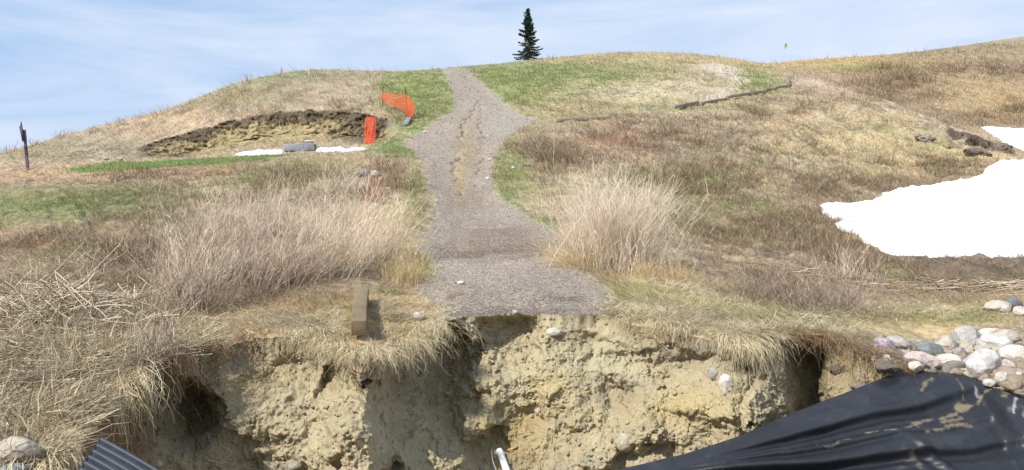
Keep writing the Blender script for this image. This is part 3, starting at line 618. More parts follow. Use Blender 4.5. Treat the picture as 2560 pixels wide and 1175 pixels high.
P2 = sample(80000, Ymax=16, wmul=wnear); X, Y = P2.T; Z = gz(X, Y); n = len(X); px = CX+K*X/Y; py = tpy(X/Y, Y)
left = px < 520
hh = rng.gamma(4, .030, n)*(1+0.35*left)*np.clip((Y-lipY(X/Y))/.30+.25, .3, 1); az = np.where(px < 1000, 5.0, 5.3)+3.0*vn(X*1.1, Y*1.1, seed=335)+rng.normal(size=n)*1.5
lean = np.clip(0.86+0.16*rng.normal(size=n), 0.15, 1.04)
up_ = (rng.random(n) < 0.04)&left; lean = np.where(up_, rng.uniform(0, .4, n), lean)
w_ = np.where(left, rng.uniform(.0025, .007, n), rng.uniform(.0018, .0034, n))
pal = np.array([lin(*q_) for q_ in [(208,192,158),(196,180,146),(220,208,180),(170,152,124),(140,124,104),(210,198,170),(182,166,136)]])
cb = pal[rng.integers(0, len(pal), n)]*(1+0.18*rng.normal(size=(n, 1)))*(.97-.13*left+.42*fbm(X*2, Y*2, oct=4, seed=337, g=.6))[:, None]
v1 = blades(np.stack([X, Y, Z+0.02*rng.random(n)], 1), hh, az, lean, w_, np.clip(cb, .02, .85), S=5, wob=.16)
# straws hanging over the lip
def hang(px0, px1, n, L0, L1, pal_, spread=0.35, outw=0.25, wr=(.0018, .0035), bias=0.0, zoff=0.0):
    px_ = rng.uniform(px0, px1, n*3); cl_ = fbm(px_/22, px_*0, oct=3, seed=343); px_ = px_[rng.random(n*3) < sst(cl_, -.12, .35)][:n]; n = len(px_); u = (px_-CX)/K; yl = lipY(u); back = rng.exponential(0.12, n); Y_ = yl+back; X_ = u*Y_
    Z_ = gz(X_, Y_)+0.01
    Ln = (L0+(L1-L0)*rng.random(n)**1.6)*(0.6+0.5*(vn(u*90, u*0, seed=341)+1)/1.5); S = 8; t = np.linspace(0, 1, S)[None]
    go = (back+rng.uniform(.03, 1, n)*outw)[:, None]
    a = rng.normal(size=n)*spread*(.6+.9*rng.random(n))+bias+.5*vn(px_/14, px_*0, seed=344)
    out_ = go*(1-np.exp(-t*4.))/0.98
    zz = -np.maximum(0, t-0.12*(1+back[:, None]*3))**1.3*Ln[:, None]
    P = np.stack([X_[:, None]+a[:, None]*(out_+t*Ln[:, None]*.55), Y_[:, None]-out_, Z_[:, None]+zz+0.04*np.sin(t*3.1)*rng.random((n, 1))+zoff], 2)
    P += rng.normal(size=P.shape)*0.022*t[..., None]
    th = rng.uniform(-1, 1, n); side = unit(np.stack([np.cos(th), np.sin(th), 0*th], 1))
    wd = rng.uniform(*wr, n)[:, None]*(1-.7*t)
    cb = pal_[rng.integers(0, len(pal_), n)]*(1.08+.16*rng.normal(size=(n, 1)))
    return strips(P, wd, side, np.clip(cb, .02, .85))
straw_p = np.array([lin(*q_) for q_ in [(214,198,160),(198,182,146),(224,212,180),(176,156,124),(188,172,142)]])
dark_p = np.array([lin(*q_) for q_ in [(120,98,76),(150,124,92),(96,78,62),(170,142,106)]])
HL = [hang(150, 310, 1900, .3, .8, straw_p, .12, .2, (.002, .005), bias=-.15), hang(305, 370, 260, .2, .5, straw_p, .3, .18, (.002, .0038), bias=.35),
      hang(400, 500, 260, .12, .4, dark_p, .3, .15), hang(500, 700, 400, .04, .16, dark_p, .4, .08), hang(690, 860, 800, .04, .16, straw_p, .5, .16), hang(830, 960, 1300, .06, .26, straw_p, .5, .20, bias=.15),
      hang(960, 1090, 800, .05, .28, straw_p, .5, .16), hang(1560, 1700, 700, .05, .22, straw_p, .5, .15), hang(1690, 1800, 420, .04, .14, straw_p, .5, .12, bias=.3), hang(1795, 1860, 620, .14, .42, straw_p, .35, .18, bias=.4), hang(1860, 2060, 620, .04, .18, dark_p, .6, .12),
      hang(2040, 2200, 900, .08, .3, dark_p, .5, .3, bias=.4), hang(560, 1000, 250, .06, .2, dark_p, .5, .06), hang(-100, 160, 900, .3, .6, straw_p, .3, .3, (.002, .005))]
v, f, c = merge([v1]+HL)
tag(make_mesh('straw_grass', v, f, M_grass, c), 'long flattened straw and hanging grass along the lip of the cut bank', kind='stuff')
def wbrush(X, Y, px, py):
    g = np.zeros(X.shape)
    for a in [(2230,680,330,36,1),(2050,620,220,50,.8),(1900,560,200,60,.8),(1780,450,170,50,.9),(2280,425,170,28,1),(2150,470,200,40,.9),(2240,215,120,40,.9),(2450,180,150,20,.8),(2450,300,130,16,.7),(1600,350,230,36,.7),(1370,380,90,46,.8),(1900,280,130,24,.7),(2000,700,220,40,.7),(1980,370,140,30,.6),(540,700,240,60,.7),(180,640,220,50,.8),(300,560,300,50,.5),(700,470,260,50,.6),(950,450,90,40,.7),(330,440,200,16,.5),(820,300,170,16,.5),(900,270,80,14,.5),(2540,270,40,20,.9)]:
        g = np.maximum(g, a[4]*np.exp(-(((px-a[0])/a[2])**2+((py-a[1])/a[3])**2)))
    g *= 1-sst(sdf(X, Y, PATH), -.4, -.1)
    return g*sst(fbm(X*.9, Y*.6, oct=4, seed=350, g=.6), -.12, .22)
P2 = sample(105000, wmul=wbrush); X, Y = P2.T; n = len(X); Z = gz(X, Y)
hh = (0.07+0.0055*Y)*rng.gamma(4, .25, n); az = rng.uniform(0, 6.28, n)
bp_ = np.array([lin(*q_) for q_ in [(116,100,80),(98,84,68),(140,122,98),(156,138,112),(108,92,74)]])
cb = bp_[rng.integers(0, 5, n)]*(1+.2*rng.normal(size=(n, 1)))
v, f, c = blades(np.stack([X, Y, Z-.01], 1), hh, az, rng.beta(2, 2, n)*.95, np.maximum(.0016, .00021*Y)*rng.uniform(.6, 1.3, n), np.clip(cb, .01, .6), S=4, wob=.25)
tag(make_mesh('scrub_undergrowth', v, f, M_twig, c), 'low tangle of dark leafless scrub in patches over the slopes', kind='stuff')
# ---------------------------------------------------------------- roots hanging on the cut bank
RP = []; RR = []; RC = []
def onface(px, py, off=0.03):
    u = (px-CX)/K; yl = float(lipY(np.array([u]))[0]); zl_ = float(gz(np.array([u*yl]), np.array([yl]))[0]); y = yl-.2
    for _ in range(12):
        z = EYE-(py-HY)/K*y; y = 0.5*y+0.5*float(faceY(np.array([u]), np.array([z]), np.array([zl_]), np.array([yl]))[0])
    return np.array([u*(y-off), y-off, EYE-(py-HY)/K*(y-off)])
def root(pts, r, c=(150,118,84), off=0.05):
    pts = np.array([onface(a, b, off) if len(p) == 2 else None for p in pts for a, b in [p]])
    S = 12; t = np.linspace(0, len(pts)-1, S); i = np.minimum(t.astype(int), len(pts)-2); fr = (t-i)[:, None]
    q_ = pts[i]*(1-fr)+pts[i+1]*fr; q_[1:-1] += rng.normal(size=(S-2, 3))*0.012
    RP.append(q_); RR.append(np.linspace(r, r*.45, S)); RC.append(np.clip(lin(*c)*(1+.2*rng.normal()), .03, .7))
for p, r in [([(640,858),(560,905),(480,955),(400,1010)], .009),([(545,945),(505,975),(482,1000),(470,1030)], .008),([(636,850),(640,900),(641,960)], .006),
   ([(880,920),(895,960),(900,1000),(925,1024)], .007),([(890,920),(880,950),(905,985)], .006),([(860,915),(885,935),(890,975)], .005),([(400,1130),(430,1140),(470,1190)], .007),
   ([(620,1080),(660,1100),(665,1130)], .006),([(470,1050),(490,1090),(520,1150),(545,1190)], .007),([(520,1150),(580,1160),(640,1172)], .007),([(1540,968),(1552,1000),(1580,1040)], .007),([(1375,1090),(1360,1130),(1350,1175)], .005),
   ([(1322,1130),(1338,1150),(1352,1185)], .005),([(1610,830),(1640,850),(1665,865)], .008),([(1625,826),(1660,846),(1672,858)], .007),([(1020,850),(1028,880),(1022,905)], .004),([(960,880),(990,920),(985,940)], .004),
   ([(600,872),(596,900),(604,925)], .004),([(2020,838),(2060,838),(2052,836)], .01)]: root(p, r)
for k in range(150):
    x0 = random.choice([random.uniform(380, 960), random.uniform(1560, 2200), random.uniform(1900, 2240)]); u = (x0-CX)/K
    yl = float(lipY(np.array([u]))[0]); zl_ = float(gz(np.array([u*yl]), np.array([yl]))[0]); y0 = HY+(EYE-zl_)*K/yl+random.uniform(4, 50)
    dx = random.gauss(0, 22); dy = random.uniform(15, 75); root([(x0, y0), (x0+dx*.4, y0+dy*.5), (x0+dx, y0+dy)], random.uniform(.0016, .0035), random.choice([(150,122,90),(112,90,70),(180,152,112)]), off=random.uniform(.03, .09))
v, f, c = tubes(np.array(RP), np.array(RR), np.array(RC), 4)
tag(make_mesh('roots', v, f, M_twig, c), 'thin bare roots trailing down the clay face', kind='stuff')
# ---------------------------------------------------------------- shrubs and tall grass clumps
def fan(px, py, n, h, spread, lean, pal_, w, rad=0.2, twigs=3, curl=.25, S=7, thick=None, tipcol=None, ymin=None):
    """stems fanning from a crown at the photo spot; returns V,F,C and base point"""
    b = at(px, py, ymin=ymin)
    a = rng.uniform(0, 2*math.pi, n); rr = np.sqrt(rng.random(n)); tilt = rr*spread; tx = np.cos(a)*tilt+lean[0]; ty = np.sin(a)*tilt+lean[1]
    H = h*rng.uniform(.28, 1.06, n)*(1-.2*rr)
    d = unit(np.stack([np.tan(np.clip(tx, -1.2, 1.2)), np.tan(np.clip(ty, -1.2, 1.2)), np.ones(n)], 1))
    r0 = rng.normal(size=(n, 2))*rad*.6; gx = b[0]+r0[:, 0]; gy = b[1]+r0[:, 1]
    root_ = np.stack([gx, gy, gz(gx, gy)-.03], 1); t = np.linspace(0, 1, S)[None, :, None]
    cv = np.stack([np.cos(a), np.sin(a), -0.5*np.ones(n)], 1)*curl*rng.uniform(0, 1, (n, 1))+np.array([lean[0], lean[1], 0])*curl*.6
    P = root_[:, None]+H[:, None, None]*(d[:, None]*t+cv[:, None]*t*t)
    P += rng.normal(size=P.shape)*0.012*h*t
    cb = pal_[rng.integers(0, len(pal_), n)]*(1+.15*rng.normal(size=(n, 1)))
    cc_ = np.repeat(cb[:, None], S, 1)
    if tipcol is not None: cc_ = cc_*(1-t*.8)+t*.8*tipcol
    cc_ = np.clip(cc_, .02, .85)
    R_ = w*(1-.75*t[..., 0])*rng.uniform(.6, 1.3, (n, 1))
    out_ = [tubes(P, R_, cc_, 3)]
    if twigs:
        m = n*twigs; i = rng.integers(0, n, m); tt_ = rng.uniform(.3, .95, m); j = np.minimum((tt_*(S-1)).astype(int), S-2); fr = (tt_*(S-1)-j)[:, None]
        s0 = P[i, j]*(1-fr)+P[i, j+1]*fr; dr = unit(unit(P[i, j+1]-P[i, j])+.55*rng.normal(size=(m, 3))+np.array([0, 0, .15])); ln = H[i]*rng.uniform(.08, .28, m)
        S2 = 3; t2 = np.linspace(0, 1, S2)[None, :, None]; P2_ = s0[:, None]+dr[:, None]*ln[:, None, None]*t2+rng.normal(size=(m, S2, 3))*.02*ln[:, None, None]*t2
        th = rng.uniform(0, math.pi, m); sd = unit(np.stack([np.cos(th), np.sin(th)*.5, 0*th], 1))
        c2 = cc_[i, j+1]
        out_.append(strips(P2_, (w*.62)*(1-.5*t2[..., 0])*np.ones((m, S2)), sd, c2))
    v_, f_, c_2 = merge(out_)
    return v_-b, f_, c_2, b
def shrub(name, label, cat, px, py, *a, group=None, **k):
    v_, f_, c_2, b = fan(px, py, *a, **k)
    o = make_mesh(name, v_, f_, M_twig, c_2); o.location = b
    return tag(o, label, cat, group)
pale = np.array([lin(*q_) for q_ in [(206,188,164),(190,170,148),(220,204,180),(176,154,132)]])
greyb = np.array([lin(*q_) for q_ in [(138,120,108),(156,138,124),(118,100,92),(176,158,140)]])
strawy = np.array([lin(*q_) for q_ in [(206,184,144),(190,168,128),(172,150,112),(216,200,164)]])
redb = np.array([lin(*q_) for q_ in [(150,92,80),(168,120,100),(176,150,126),(120,80,72)]])
brush = np.array([lin(*q_) for q_ in [(126,108,88),(146,126,102),(110,94,78),(164,144,116)]])
T_ = lin(210, 192, 168)
shrub('dry_bush', 'grey-brown bare bush with dark stems, lowest on the left slope above the reed bed', 'bush', 470, 770, 250, 1.25, .55, (.05, 0), greyb, .0042, rad=.3, twigs=6, tipcol=T_)
shrub('dry_bush', 'tall pale bush of fine wiry stems behind the lowest grey-brown bush', 'bush', 520, 690, 250, 1.45, .55, (-.02, 0), greyb, .0042, rad=.45, twigs=6, tipcol=T_)
shrub('dry_bush', 'wide bare bush whose stems lean right, in the middle of the left thicket', 'bush', 680, 720, 320, 1.5, .62, (.30, 0), greyb, .0040, rad=.45, twigs=6, tipcol=T_)
shrub('dry_bush', 'pale wiry bush behind the short upright timber, leaning uphill to the right', 'bush', 815, 690, 320, 1.4, .55, (.34, .1), pale, .0040, rad=.4, twigs=5, tipcol=T_)
shrub('dry_bush', 'dense pale bush at the back of the left thicket, under the red stems', 'bush', 850, 600, 280, 1.5, .6, (.16, .1), pale, .0045, rad=.6, twigs=5, tipcol=T_)
shrub('dry_bush', 'broad low bush at the back of the left thicket, left of the dense pale one', 'bush', 650, 600, 280, 1.4, .7, (.08, .1), greyb, .0045, rad=.7, twigs=6, tipcol=T_)
shrub('dry_bush', 'thin pale bush on the near right side of the thicket beside the gravel path', 'bush', 935, 660, 300, 1.2, .5, (.22, .1), pale, .0038, rad=.4, twigs=4, tipcol=T_)
shrub('grass_clump', 'yellow tuft of dry grass at the left edge of the gravel path', 'grass clump', 1010, 705, 420, .75, .5, (.12, 0), strawy, .0026, rad=.25, twigs=1, curl=.5)
shrub('grass_clump', 'big fan of pale dry grass right of the gravel path', 'grass clump', 1540, 665, 1500, 2.0, .50, (.0, .05), pale, .0042, rad=.55, twigs=2, curl=.3, tipcol=lin(222, 206, 184))
shrub('grass_clump', 'bleached dry grass drooping at the left foot of the big pale fan', 'grass clump', 1455, 665, 420, .85, .8, (-.30, -.2), strawy, .0028, rad=.35, twigs=1, curl=.8)
shrub('grass_clump', 'second pale grass fan just behind and left of the biggest one', 'grass clump', 1470, 610, 420, 1.1, .5, (-.05, .05), pale, .0034, rad=.4, twigs=2, curl=.3)
shrub('grass_clump', 'small golden tuft of dry grass below the big pale fan', 'grass clump', 1690, 705, 330, .48, .6, (-.1, 0), strawy, .0026, rad=.22, twigs=1, curl=.5)
shrub('grass_clump', 'low golden tuft beside the small one, nearer the big pale fan', 'grass clump', 1620, 700, 260, .42, .6, (-.2, 0), strawy, .0026, rad=.15, twigs=1, curl=.5)
shrub('red_stem_bush', 'small bush of dark red stems above the left thicket', 'bush', 930, 505, 90, .85, .42, (-.05, 0), redb, .010, rad=.28, twigs=2)
shrub('dry_bush', 'sparse reddish-brown bush with long straight canes near the blue-grey rock', 'bush', 985, 470, 130, 1.7, .45, (.0, 0), brush, .006, rad=.8, twigs=4)
shrub('dry_bush', 'sparse cane bush left of the small bush of dark red stems', 'bush', 850, 490, 130, 1.5, .5, (.0, 0), greyb, .006, rad=.8, twigs=4, tipcol=T_)
shrub('dry_bush', 'dark twiggy bush right of the gravel path, highest on the near slope', 'bush', 1385, 400, 300, 1.25, .95, (.0, 0), brush, .008, rad=1.0, twigs=4)
shrub('dry_bush', 'reddish twiggy bush between the dark one and the timber edging', 'bush', 1560, 362, 220, 1.1, .9, (.0, 0), np.concatenate([brush, redb]), .008, rad=1.2, twigs=4)
shrub('dry_bush', 'flattened dark bush halfway up the slope right of the big pale grass fan', 'bush', 1760, 425, 260, .9, 1.1, (-.2, 0), brush, .008, rad=1.5, twigs=4)
shrub('dry_bush', 'low dark bush just above the upper edge of the large snow patch', 'bush', 2230, 455, 260, .8, 1.1, (-.1, 0), brush, .008, rad=1.3, twigs=4)
shrub('dry_bush', 'grey leafless bush on the slope left of the boulders', 'bush', 2080, 775, 260, .8, .85, (.1, 0), greyb, .0036, rad=.5, twigs=5)
shrub('dry_bush', 'grey-brown leafless bush between the grassy lip and the large snow patch', 'bush', 1930, 745, 240, .75, .9, (.0, 0), greyb, .0038, rad=.6, twigs=5)
shrub('dry_bush', 'thin tall bare bush standing just below the tip of the snow patch', 'bush', 2105, 700, 90, 1.0, .5, (.05, 0), pale, .0036, rad=.5, twigs=5)
shrub('dry_bush', 'dark brown bush in the gully below the far right hill', 'bush', 2270, 200, 200, 1.6, .95, (0, 0), brush, .03, rad=2.2, twigs=3, ymin=66)
shrub('dry_bush', 'dark bush on the crest of the far right hill', 'bush', 2210, 172, 160, 1.3, .95, (0, 0), brush, .03, rad=1.6, twigs=3, ymin=66)
shrub('dead_weed', 'cluster of dark brown stalks standing in the reed bed', 'dead plant', 290, 655, 130, .55, .7, (0, 0), brush, .006, rad=.35, twigs=4)
shrub('dead_weed', 'long thin grey stalks standing at the inner corner of the cut bank', 'dead plant', 410, 905, 34, 1.05, .34, (-.12, .1), greyb, .0042, rad=.14, twigs=3)
# stalks on the skyline
for k, (px, py, h) in enumerate([(20,372,1.0),(85,352,.8),(150,335,1.0),(230,320,.8),(300,302,1.0),(620,195,1.3),(700,182,1.1),(780,178,1.0)]):
    lab = ['dead stalks on the left skyline, the lowest cluster on the ridge','dead stalks on the skyline, second cluster up the left ridge','dead stalks on the skyline right of the leaning post','dead stalks on the skyline, fourth cluster up the left ridge','dead stalks on the skyline above the left end of the scarp',
           'tall dead stalks where the left ridge steepens','tall dead stalks near the top of the left ridge','dead stalks on the highest part of the left hill'][k]
    shrub('dead_weed', lab, 'dead plant', px, py+14, 46, h*.8, .55, (0, 0), np.concatenate([brush, pale]), .013, rad=.28, twigs=3, group='dead stalks along the left skyline')
# ---------------------------------------------------------------- stones
def ico(sub=2):
    t = (1+5**.5)/2; v = [(-1,t,0),(1,t,0),(-1,-t,0),(1,-t,0),(0,-1,t),(0,1,t),(0,-1,-t),(0,1,-t),(t,0,-1),(t,0,1),(-t,0,-1),(-t,0,1)]
    f = [(0,11,5),(0,5,1),(0,1,7),(0,7,10),(0,10,11),(1,5,9),(5,11,4),(11,10,2),(10,7,6),(7,1,8),(3,9,4),(3,4,2),(3,2,6),(3,6,8),(3,8,9),(4,9,5),(2,4,11),(6,2,10),(8,6,7),(9,8,1)]
    v = [np.array(p)/np.linalg.norm(p) for p in v]
    for _ in range(sub):
        cache = {}; nf = []
        def mid(a, b):
            k = (min(a, b), max(a, b))
            if k not in cache: m = v[a]+v[b]; v.append(m/np.linalg.norm(m)); cache[k] = len(v)-1
            return cache[k]
        for a, b, c in f:
            x, y, z = mid(a, b), mid(b, c), mid(c, a); nf += [(a,x,z),(b,y,x),(c,z,y),(x,y,z)]
        f = nf
    return np.array(v), np.array(f)
ICO = {k: ico(k) for k in (0, 1, 4)}
def stone_shape(seed, sub, ang=0.5):
    v, f = ICO[sub]; s = seed*13.7; r = np.random.default_rng(seed)
    # cut a few facets, then roughen
    d = np.ones(len(v))
    for _ in range(7):
        nrm = r.normal(size=3); nrm /= np.linalg.norm(nrm); off = r.uniform(.62, .95); p = v@nrm; d = np.minimum(d, np.where(p > 1e-3, off/np.maximum(p, 1e-3), 9))
    d = np.minimum(d, 1)*ang+(1-ang)
    x = v*d[:, None]
    if sub > 1:
        x = x*(1+0.13*fbm(v[:, 0]*1.5+s, v[:, 1]*1.5, v[:, 2]*1.5, oct=3, seed=400)+.035*fbm(v[:, 0]*7+s, v[:, 1]*9, v[:, 2]*9, oct=3, seed=404))[:, None]
    return x, f
def boulder(px, py, w, h, c, label, cat='boulder', name='boulder', seed=None, band=0, rot=0, off=None, face=False, bury=.15, group=None, ang=.5, earth=0, ymin=None, spot=None, p=None):
    """photo centre and size; stands on the ground at its lower edge"""
    seed = int(px*7+py) if seed is None else seed
    if p is None: p = onface(px, py, .0) if face else at(px, min(py+h*.42, 1240), ymin=ymin)
    Yd = p[1]; W_ = w*Yd/K/2; H_ = h*Yd/K/2
    x, f = stone_shape(seed, 4, ang); D_ = (W_+H_)/2*.95
    x = x*np.array([W_, D_, H_])*1.06
    if earth: x = x*(1+earth*fbm(x[:, 0]*3/W_*.3, x[:, 1]*3, x[:, 2]*3+seed, oct=5, seed=416, g=.65))[:, None]
    ca, sa = math.cos(rot), math.sin(rot); x = np.stack([x[:, 0]*ca-x[:, 2]*sa, x[:, 1], x[:, 0]*sa+x[:, 2]*ca], 1)
    n_ = fbm(x[:, 0]*9+seed, x[:, 1]*9, x[:, 2]*9, oct=4, seed=410); sp_ = vn(x[:, 0]*90, x[:, 1]*90, x[:, 2]*90, seed=412)
    c_ = lin(*c); c_ = (c_*.50+.50*c_.mean()*np.array([1.07, 1.0, .90]))*1.06; col = c_[None]*(1+.34*n_+.20*sp_)[:, None]
    if band: b_ = np.sin(x[:, 0]*70*ca+x[:, 2]*60+3*n_)*.5+.5; col = col*(1-.25*b_[:, None]*np.array([.6, 1, .7]))
    if spot is not None: k_ = (.75*sst(vn(x[:, 0]*14+seed, x[:, 1]*14, x[:, 2]*14, seed=414), .1, .5))[:, None]; col = col*(1-k_)+k_*lin(*spot)
    o = make_mesh(name, x, f, M_clay if earth else M_rock, np.clip(col, .02, .85), smooth=True)
    if face: o.location = p+np.array([0, .25*D_, 0])
    else: o.location = (p[0], p[1]+D_*.6, p[2]+H_*(1-bury))
    return tag(o, label, cat, group)
BL = [
 (2218,870,58,40,(190,176,188),'purple banded boulder at the left end of the boulder pile',dict(band=1,rot=-.4)),
 (2254,868,60,36,(182,176,168),'cracked grey boulder touching the purple banded one',dict(rot=-.3,spot=(140,134,128))),
 (2271,892,36,20,(214,196,168),'flat tan stone between the cracked grey boulder and the long pink one',{}),
 (2333,882,66,40,(122,130,130),'dark blue-grey boulder behind the long pink one',dict(rot=-.3)),
 (2313,908,80,42,(198,172,164),'long pink boulder resting at the top edge of the black sheet',dict(rot=-.12,spot=(214,190,180))),
 (2293,925,32,24,(218,202,176),'small cream stone in front of the long pink boulder',{}),
 (2370,866,54,42,(186,176,158),'rounded beige boulder left of the tall grey one',dict(spot=(160,148,132))),
 (2426,846,66,56,(176,172,164),'tall rounded grey boulder, highest of the pile',dict(rot=.2)),
 (2386,903,60,32,(216,204,194),'pinkish white boulder between the dark blue-grey and the largest pale one',dict(rot=-.2)),
 (2419,876,36,34,(208,178,140),'tan-orange stone under the tall rounded grey boulder',{}),
 (2403,888,32,24,(170,162,158),'small grey stone left of the tan-orange one',{}),
 (2468,908,86,68,(204,202,196),'largest pale grey boulder, right above the black sheet',dict(spot=(176,172,168))),
 (2450,878,26,22,(204,158,148),'small reddish stone behind the largest pale boulder',{}),
 (2496,868,78,42,(190,188,184),'wide smooth grey boulder behind the largest pale one',{}),
 (2479,842,62,26,(214,194,184),'flat pinkish slab right of the tall rounded grey boulder',dict(rot=.25)),
 (2524,849,70,30,(188,172,152),'grey slab with rusty orange stain at the back right of the pile',dict(spot=(196,132,92))),
 (2543,889,60,42,(218,208,192),'cream rounded boulder below the rusty slab',{}),
 (2514,894,22,22,(216,196,164),'small yellowish stone left of the cream rounded boulder',{}),
 (2523,922,46,38,(190,168,154),'brownish pink boulder below the cream rounded one',dict(spot=(160,142,124))),
 (2516,948,38,26,(192,186,170),'oval grey-tan stone near the right corner of the black sheet',{}),
 (2478,955,28,22,(206,204,198),'small round pale stone lying on the edge of the black sheet',{}),
 (2554,943,28,28,(210,192,178),'pale pink stone right of the oval grey-tan one',{}),
 (2420,912,20,28,(160,148,150),'narrow purple-grey stone wedged left of the largest pale boulder',dict(rot=.5)),
 (2206,895,30,18,(208,202,190),'small pale stone below the purple banded boulder',{}),
 (2250,904,24,20,(176,180,168),'small greenish grey stone below the cracked grey boulder',{}),
 (2499,770,66,26,(196,174,160),'tan-pink boulder in the small heap behind the main boulder pile',{}),
 (2539,764,40,30,(112,118,128),'dark slate boulder in the small heap behind the main pile',dict(rot=-.3)),
 (2556,782,30,26,(206,180,166),'rounded pink stone below the dark slate boulder',{}),
 (2516,776,24,18,(206,198,192),'small pale stone between the tan-pink and the dark slate boulders',{}),
 (2231,926,60,30,(112,98,84),'dark lump of soil at the upper left corner of the black sheet',dict(earth=.45,cat='soil clod',name='soil_clod',rot=-.2,ang=.8)),
 (908,433,42,20,(128,134,136),'blue-grey rock half hidden in dry grass beside the path',dict(ang=.6)),
 (937,436,22,16,(190,186,174),'small pale rock leaning on the blue-grey rock',{}),
 (2331,611,20,14,(96,88,84),'small dark stone lying on the large snow patch',{}),
 (1152,706,18,9,(226,214,204),'white stone lying on the gravel path',{}),
 (1288,778,14,9,(176,168,160),'small grey stone at the broken end of the path',{}),
 (1045,795,30,20,(206,184,166),'pinkish stone at the left corner of the broken path',{}),
 (1283,421,8,7,(224,218,206),'small white stone on the right verge of the rutted slope',{}),
 (1219,443,9,6,(220,212,200),'white stone beside the right wheel rut',{}),
 (1225,396,10,6,(222,208,184),'cream stone at the right edge of the rutted slope',{}),
 (1061,327,7,5,(230,224,214),'tiny white stone at the left edge of the upper path',{}),
 (1765,590,24,14,(84,78,72),'dark stone on the slope right of the big pale grass fan',{}),
 (300,402,10,7,(170,164,158),'right one of two pale stones at the left end of the lawn strip',{}),
 (264,401,12,8,(176,170,162),'left one of two pale stones at the left end of the lawn strip',{}),
 (30,1128,104,70,(186,170,142),'large tan boulder in the reeds at the lower left corner',dict(ang=.75,bury=.1)),
 (18,1172,80,40,(134,142,148),'blue-grey boulder under the large tan one at the lower left',dict(ang=.6,bury=.3)),
]
for px, py, w, h, c, lab, kw in BL: boulder(px, py, w*1.06, h*1.1, c, lab, **{**dict(ang=.72), **kw})
for px, py, w, h, c, lab, kw in [
 (1818,966,38,56,(206,198,180),'pointed whitish stone sticking out of the clay face',dict(ang=.9,rot=.25)),
 (1788,935,30,38,(160,154,142),'grey stone in the clay face, upper left of the pointed whitish one',{}),
 (1848,890,28,24,(178,168,148),'tan stone under the hanging grass tuft, above the pointed whitish one',{}),
 (1390,830,44,20,(190,184,162),'buff stone set in the bank just below the end of the path',{}),
 (1345,1028,14,18,(206,190,158),'small cream stone in the middle of the clay face',{}),
 (2150,965,44,22,(140,124,98),'brown stone in the earth slope above the black sheet',{}),
 (2095,925,50,22,(110,98,86),'dark clod in the earth slope below the hanging sod',dict(earth=.45,ang=.8)),
 (2046,1020,14,20,(170,160,140),'small grey stone beside the shaded recess at the right',{}),
 (2064,1010,18,14,(180,170,150),'pale chip right of the shaded recess',{}),
 (1560,1108,50,44,(186,170,128),'large cracked clay lump low in the bank',dict(ang=.85,name='clay_lump',cat='clay lump')),
 (735,1165,40,24,(150,144,120),'grey clay lump at the foot of the left bank',dict(ang=.8,name='clay_lump',cat='clay lump')),
 (395,1160,20,16,(180,170,146),'pale stone beside the corrugated black sheet',{}),
 (1960,1090,30,20,(150,138,108),'brown clay lump at the edge of the black sheet near the recess',dict(ang=.8,name='clay_lump',cat='clay lump')),
]: boulder(px, py, w, h, c, lab, face=True, **{**dict(name='stone', cat='stone'), **kw})
# small stones nobody could count
def pebbles(name, label, X, Y, Z, r, cols, sub=0, mat=None, flat=.65):
    n = len(X); vb, fb = ICO[sub]; nv = len(vb)
    sc = r[:, None]*rng.uniform(.6, 1.25, (n, 3))*np.array([1, 1, flat]); a = rng.uniform(0, 6.28, n)
    v = vb[None]*(1+.26*rng.normal(size=(n, nv, 1)))*sc[:, None]
    v = np.stack([v[..., 0]*np.cos(a)[:, None]-v[..., 1]*np.sin(a)[:, None], v[..., 0]*np.sin(a)[:, None]+v[..., 1]*np.cos(a)[:, None], v[..., 2]], 2)+np.stack([X, Y, Z], 1)[:, None]
    f = (fb[None]+(np.arange(n)*nv)[:, None, None]).reshape(-1, 3)
    return tag(make_mesh(name, v.reshape(-1, 3), f, mat or M_rock, np.repeat(np.clip(cols, .02, .85), nv, 0), smooth=False), label, kind='stuff')
def wpath(X, Y, px, py): return sst(sdf(X, Y, PATH)+.22*fbm(X*2.2, Y*2.2, oct=3, seed=220), -.25, .1)*(0.35+.65*sst(fbm(X*1.5, Y*1., oct=3, seed=420), -.3, .2))
P2 = sample(30000, -.2, .2, 64, wpath); X, Y = P2.T; n = len(X)
r = np.maximum(.004, .00036*Y)*rng.gamma(2.6, .36, n)
pal = np.array([lin(*q_) for q_ in [(172,164,154),(146,136,128),(194,186,176),(180,164,146),(126,116,108),(202,196,184)]])
pebbles('gravel', 'loose gravel lying on the path', X, Y, gz(X, Y)+r*.2, r, pal[rng.integers(0, 6, n)]*(1+.15*rng.normal(size=(n, 1))))
def wst(X, Y, px, py):
    g = np.zeros(X.shape)
    for a in [(2230,350,190,60,.5),(1620,230,170,30,.8),(2100,300,140,40,.6),(2420,230,110,70,.6),(2300,340,120,40,.5),(1830,190,50,40,.8),(1260,480,30,90,.4),(2285,765,80,9,1),(2480,752,60,8,1.),(1900,430,200,60,.2),(2060,420,200,40,.25)]:
        g = np.maximum(g, a[4]*np.exp(-(((px-a[0])/a[2])**2+((py-a[1])/a[3])**2)))
    return g
P2 = sample(6000, wmul=wst); X, Y = P2.T; n = len(X); r = np.maximum(.010, .0007*Y)*rng.gamma(2.0, .36, n)
pal = np.array([lin(*q_) for q_ in [(200,188,160),(184,170,138),(214,206,188),(164,150,124)]])
pebbles('scattered_pebbles', 'pale pebbles scattered over the bare slopes', X, Y, gz(X, Y)+r*.2, r, pal[rng.integers(0, 4, n)]*(1+.1*rng.normal(size=(n, 1))))
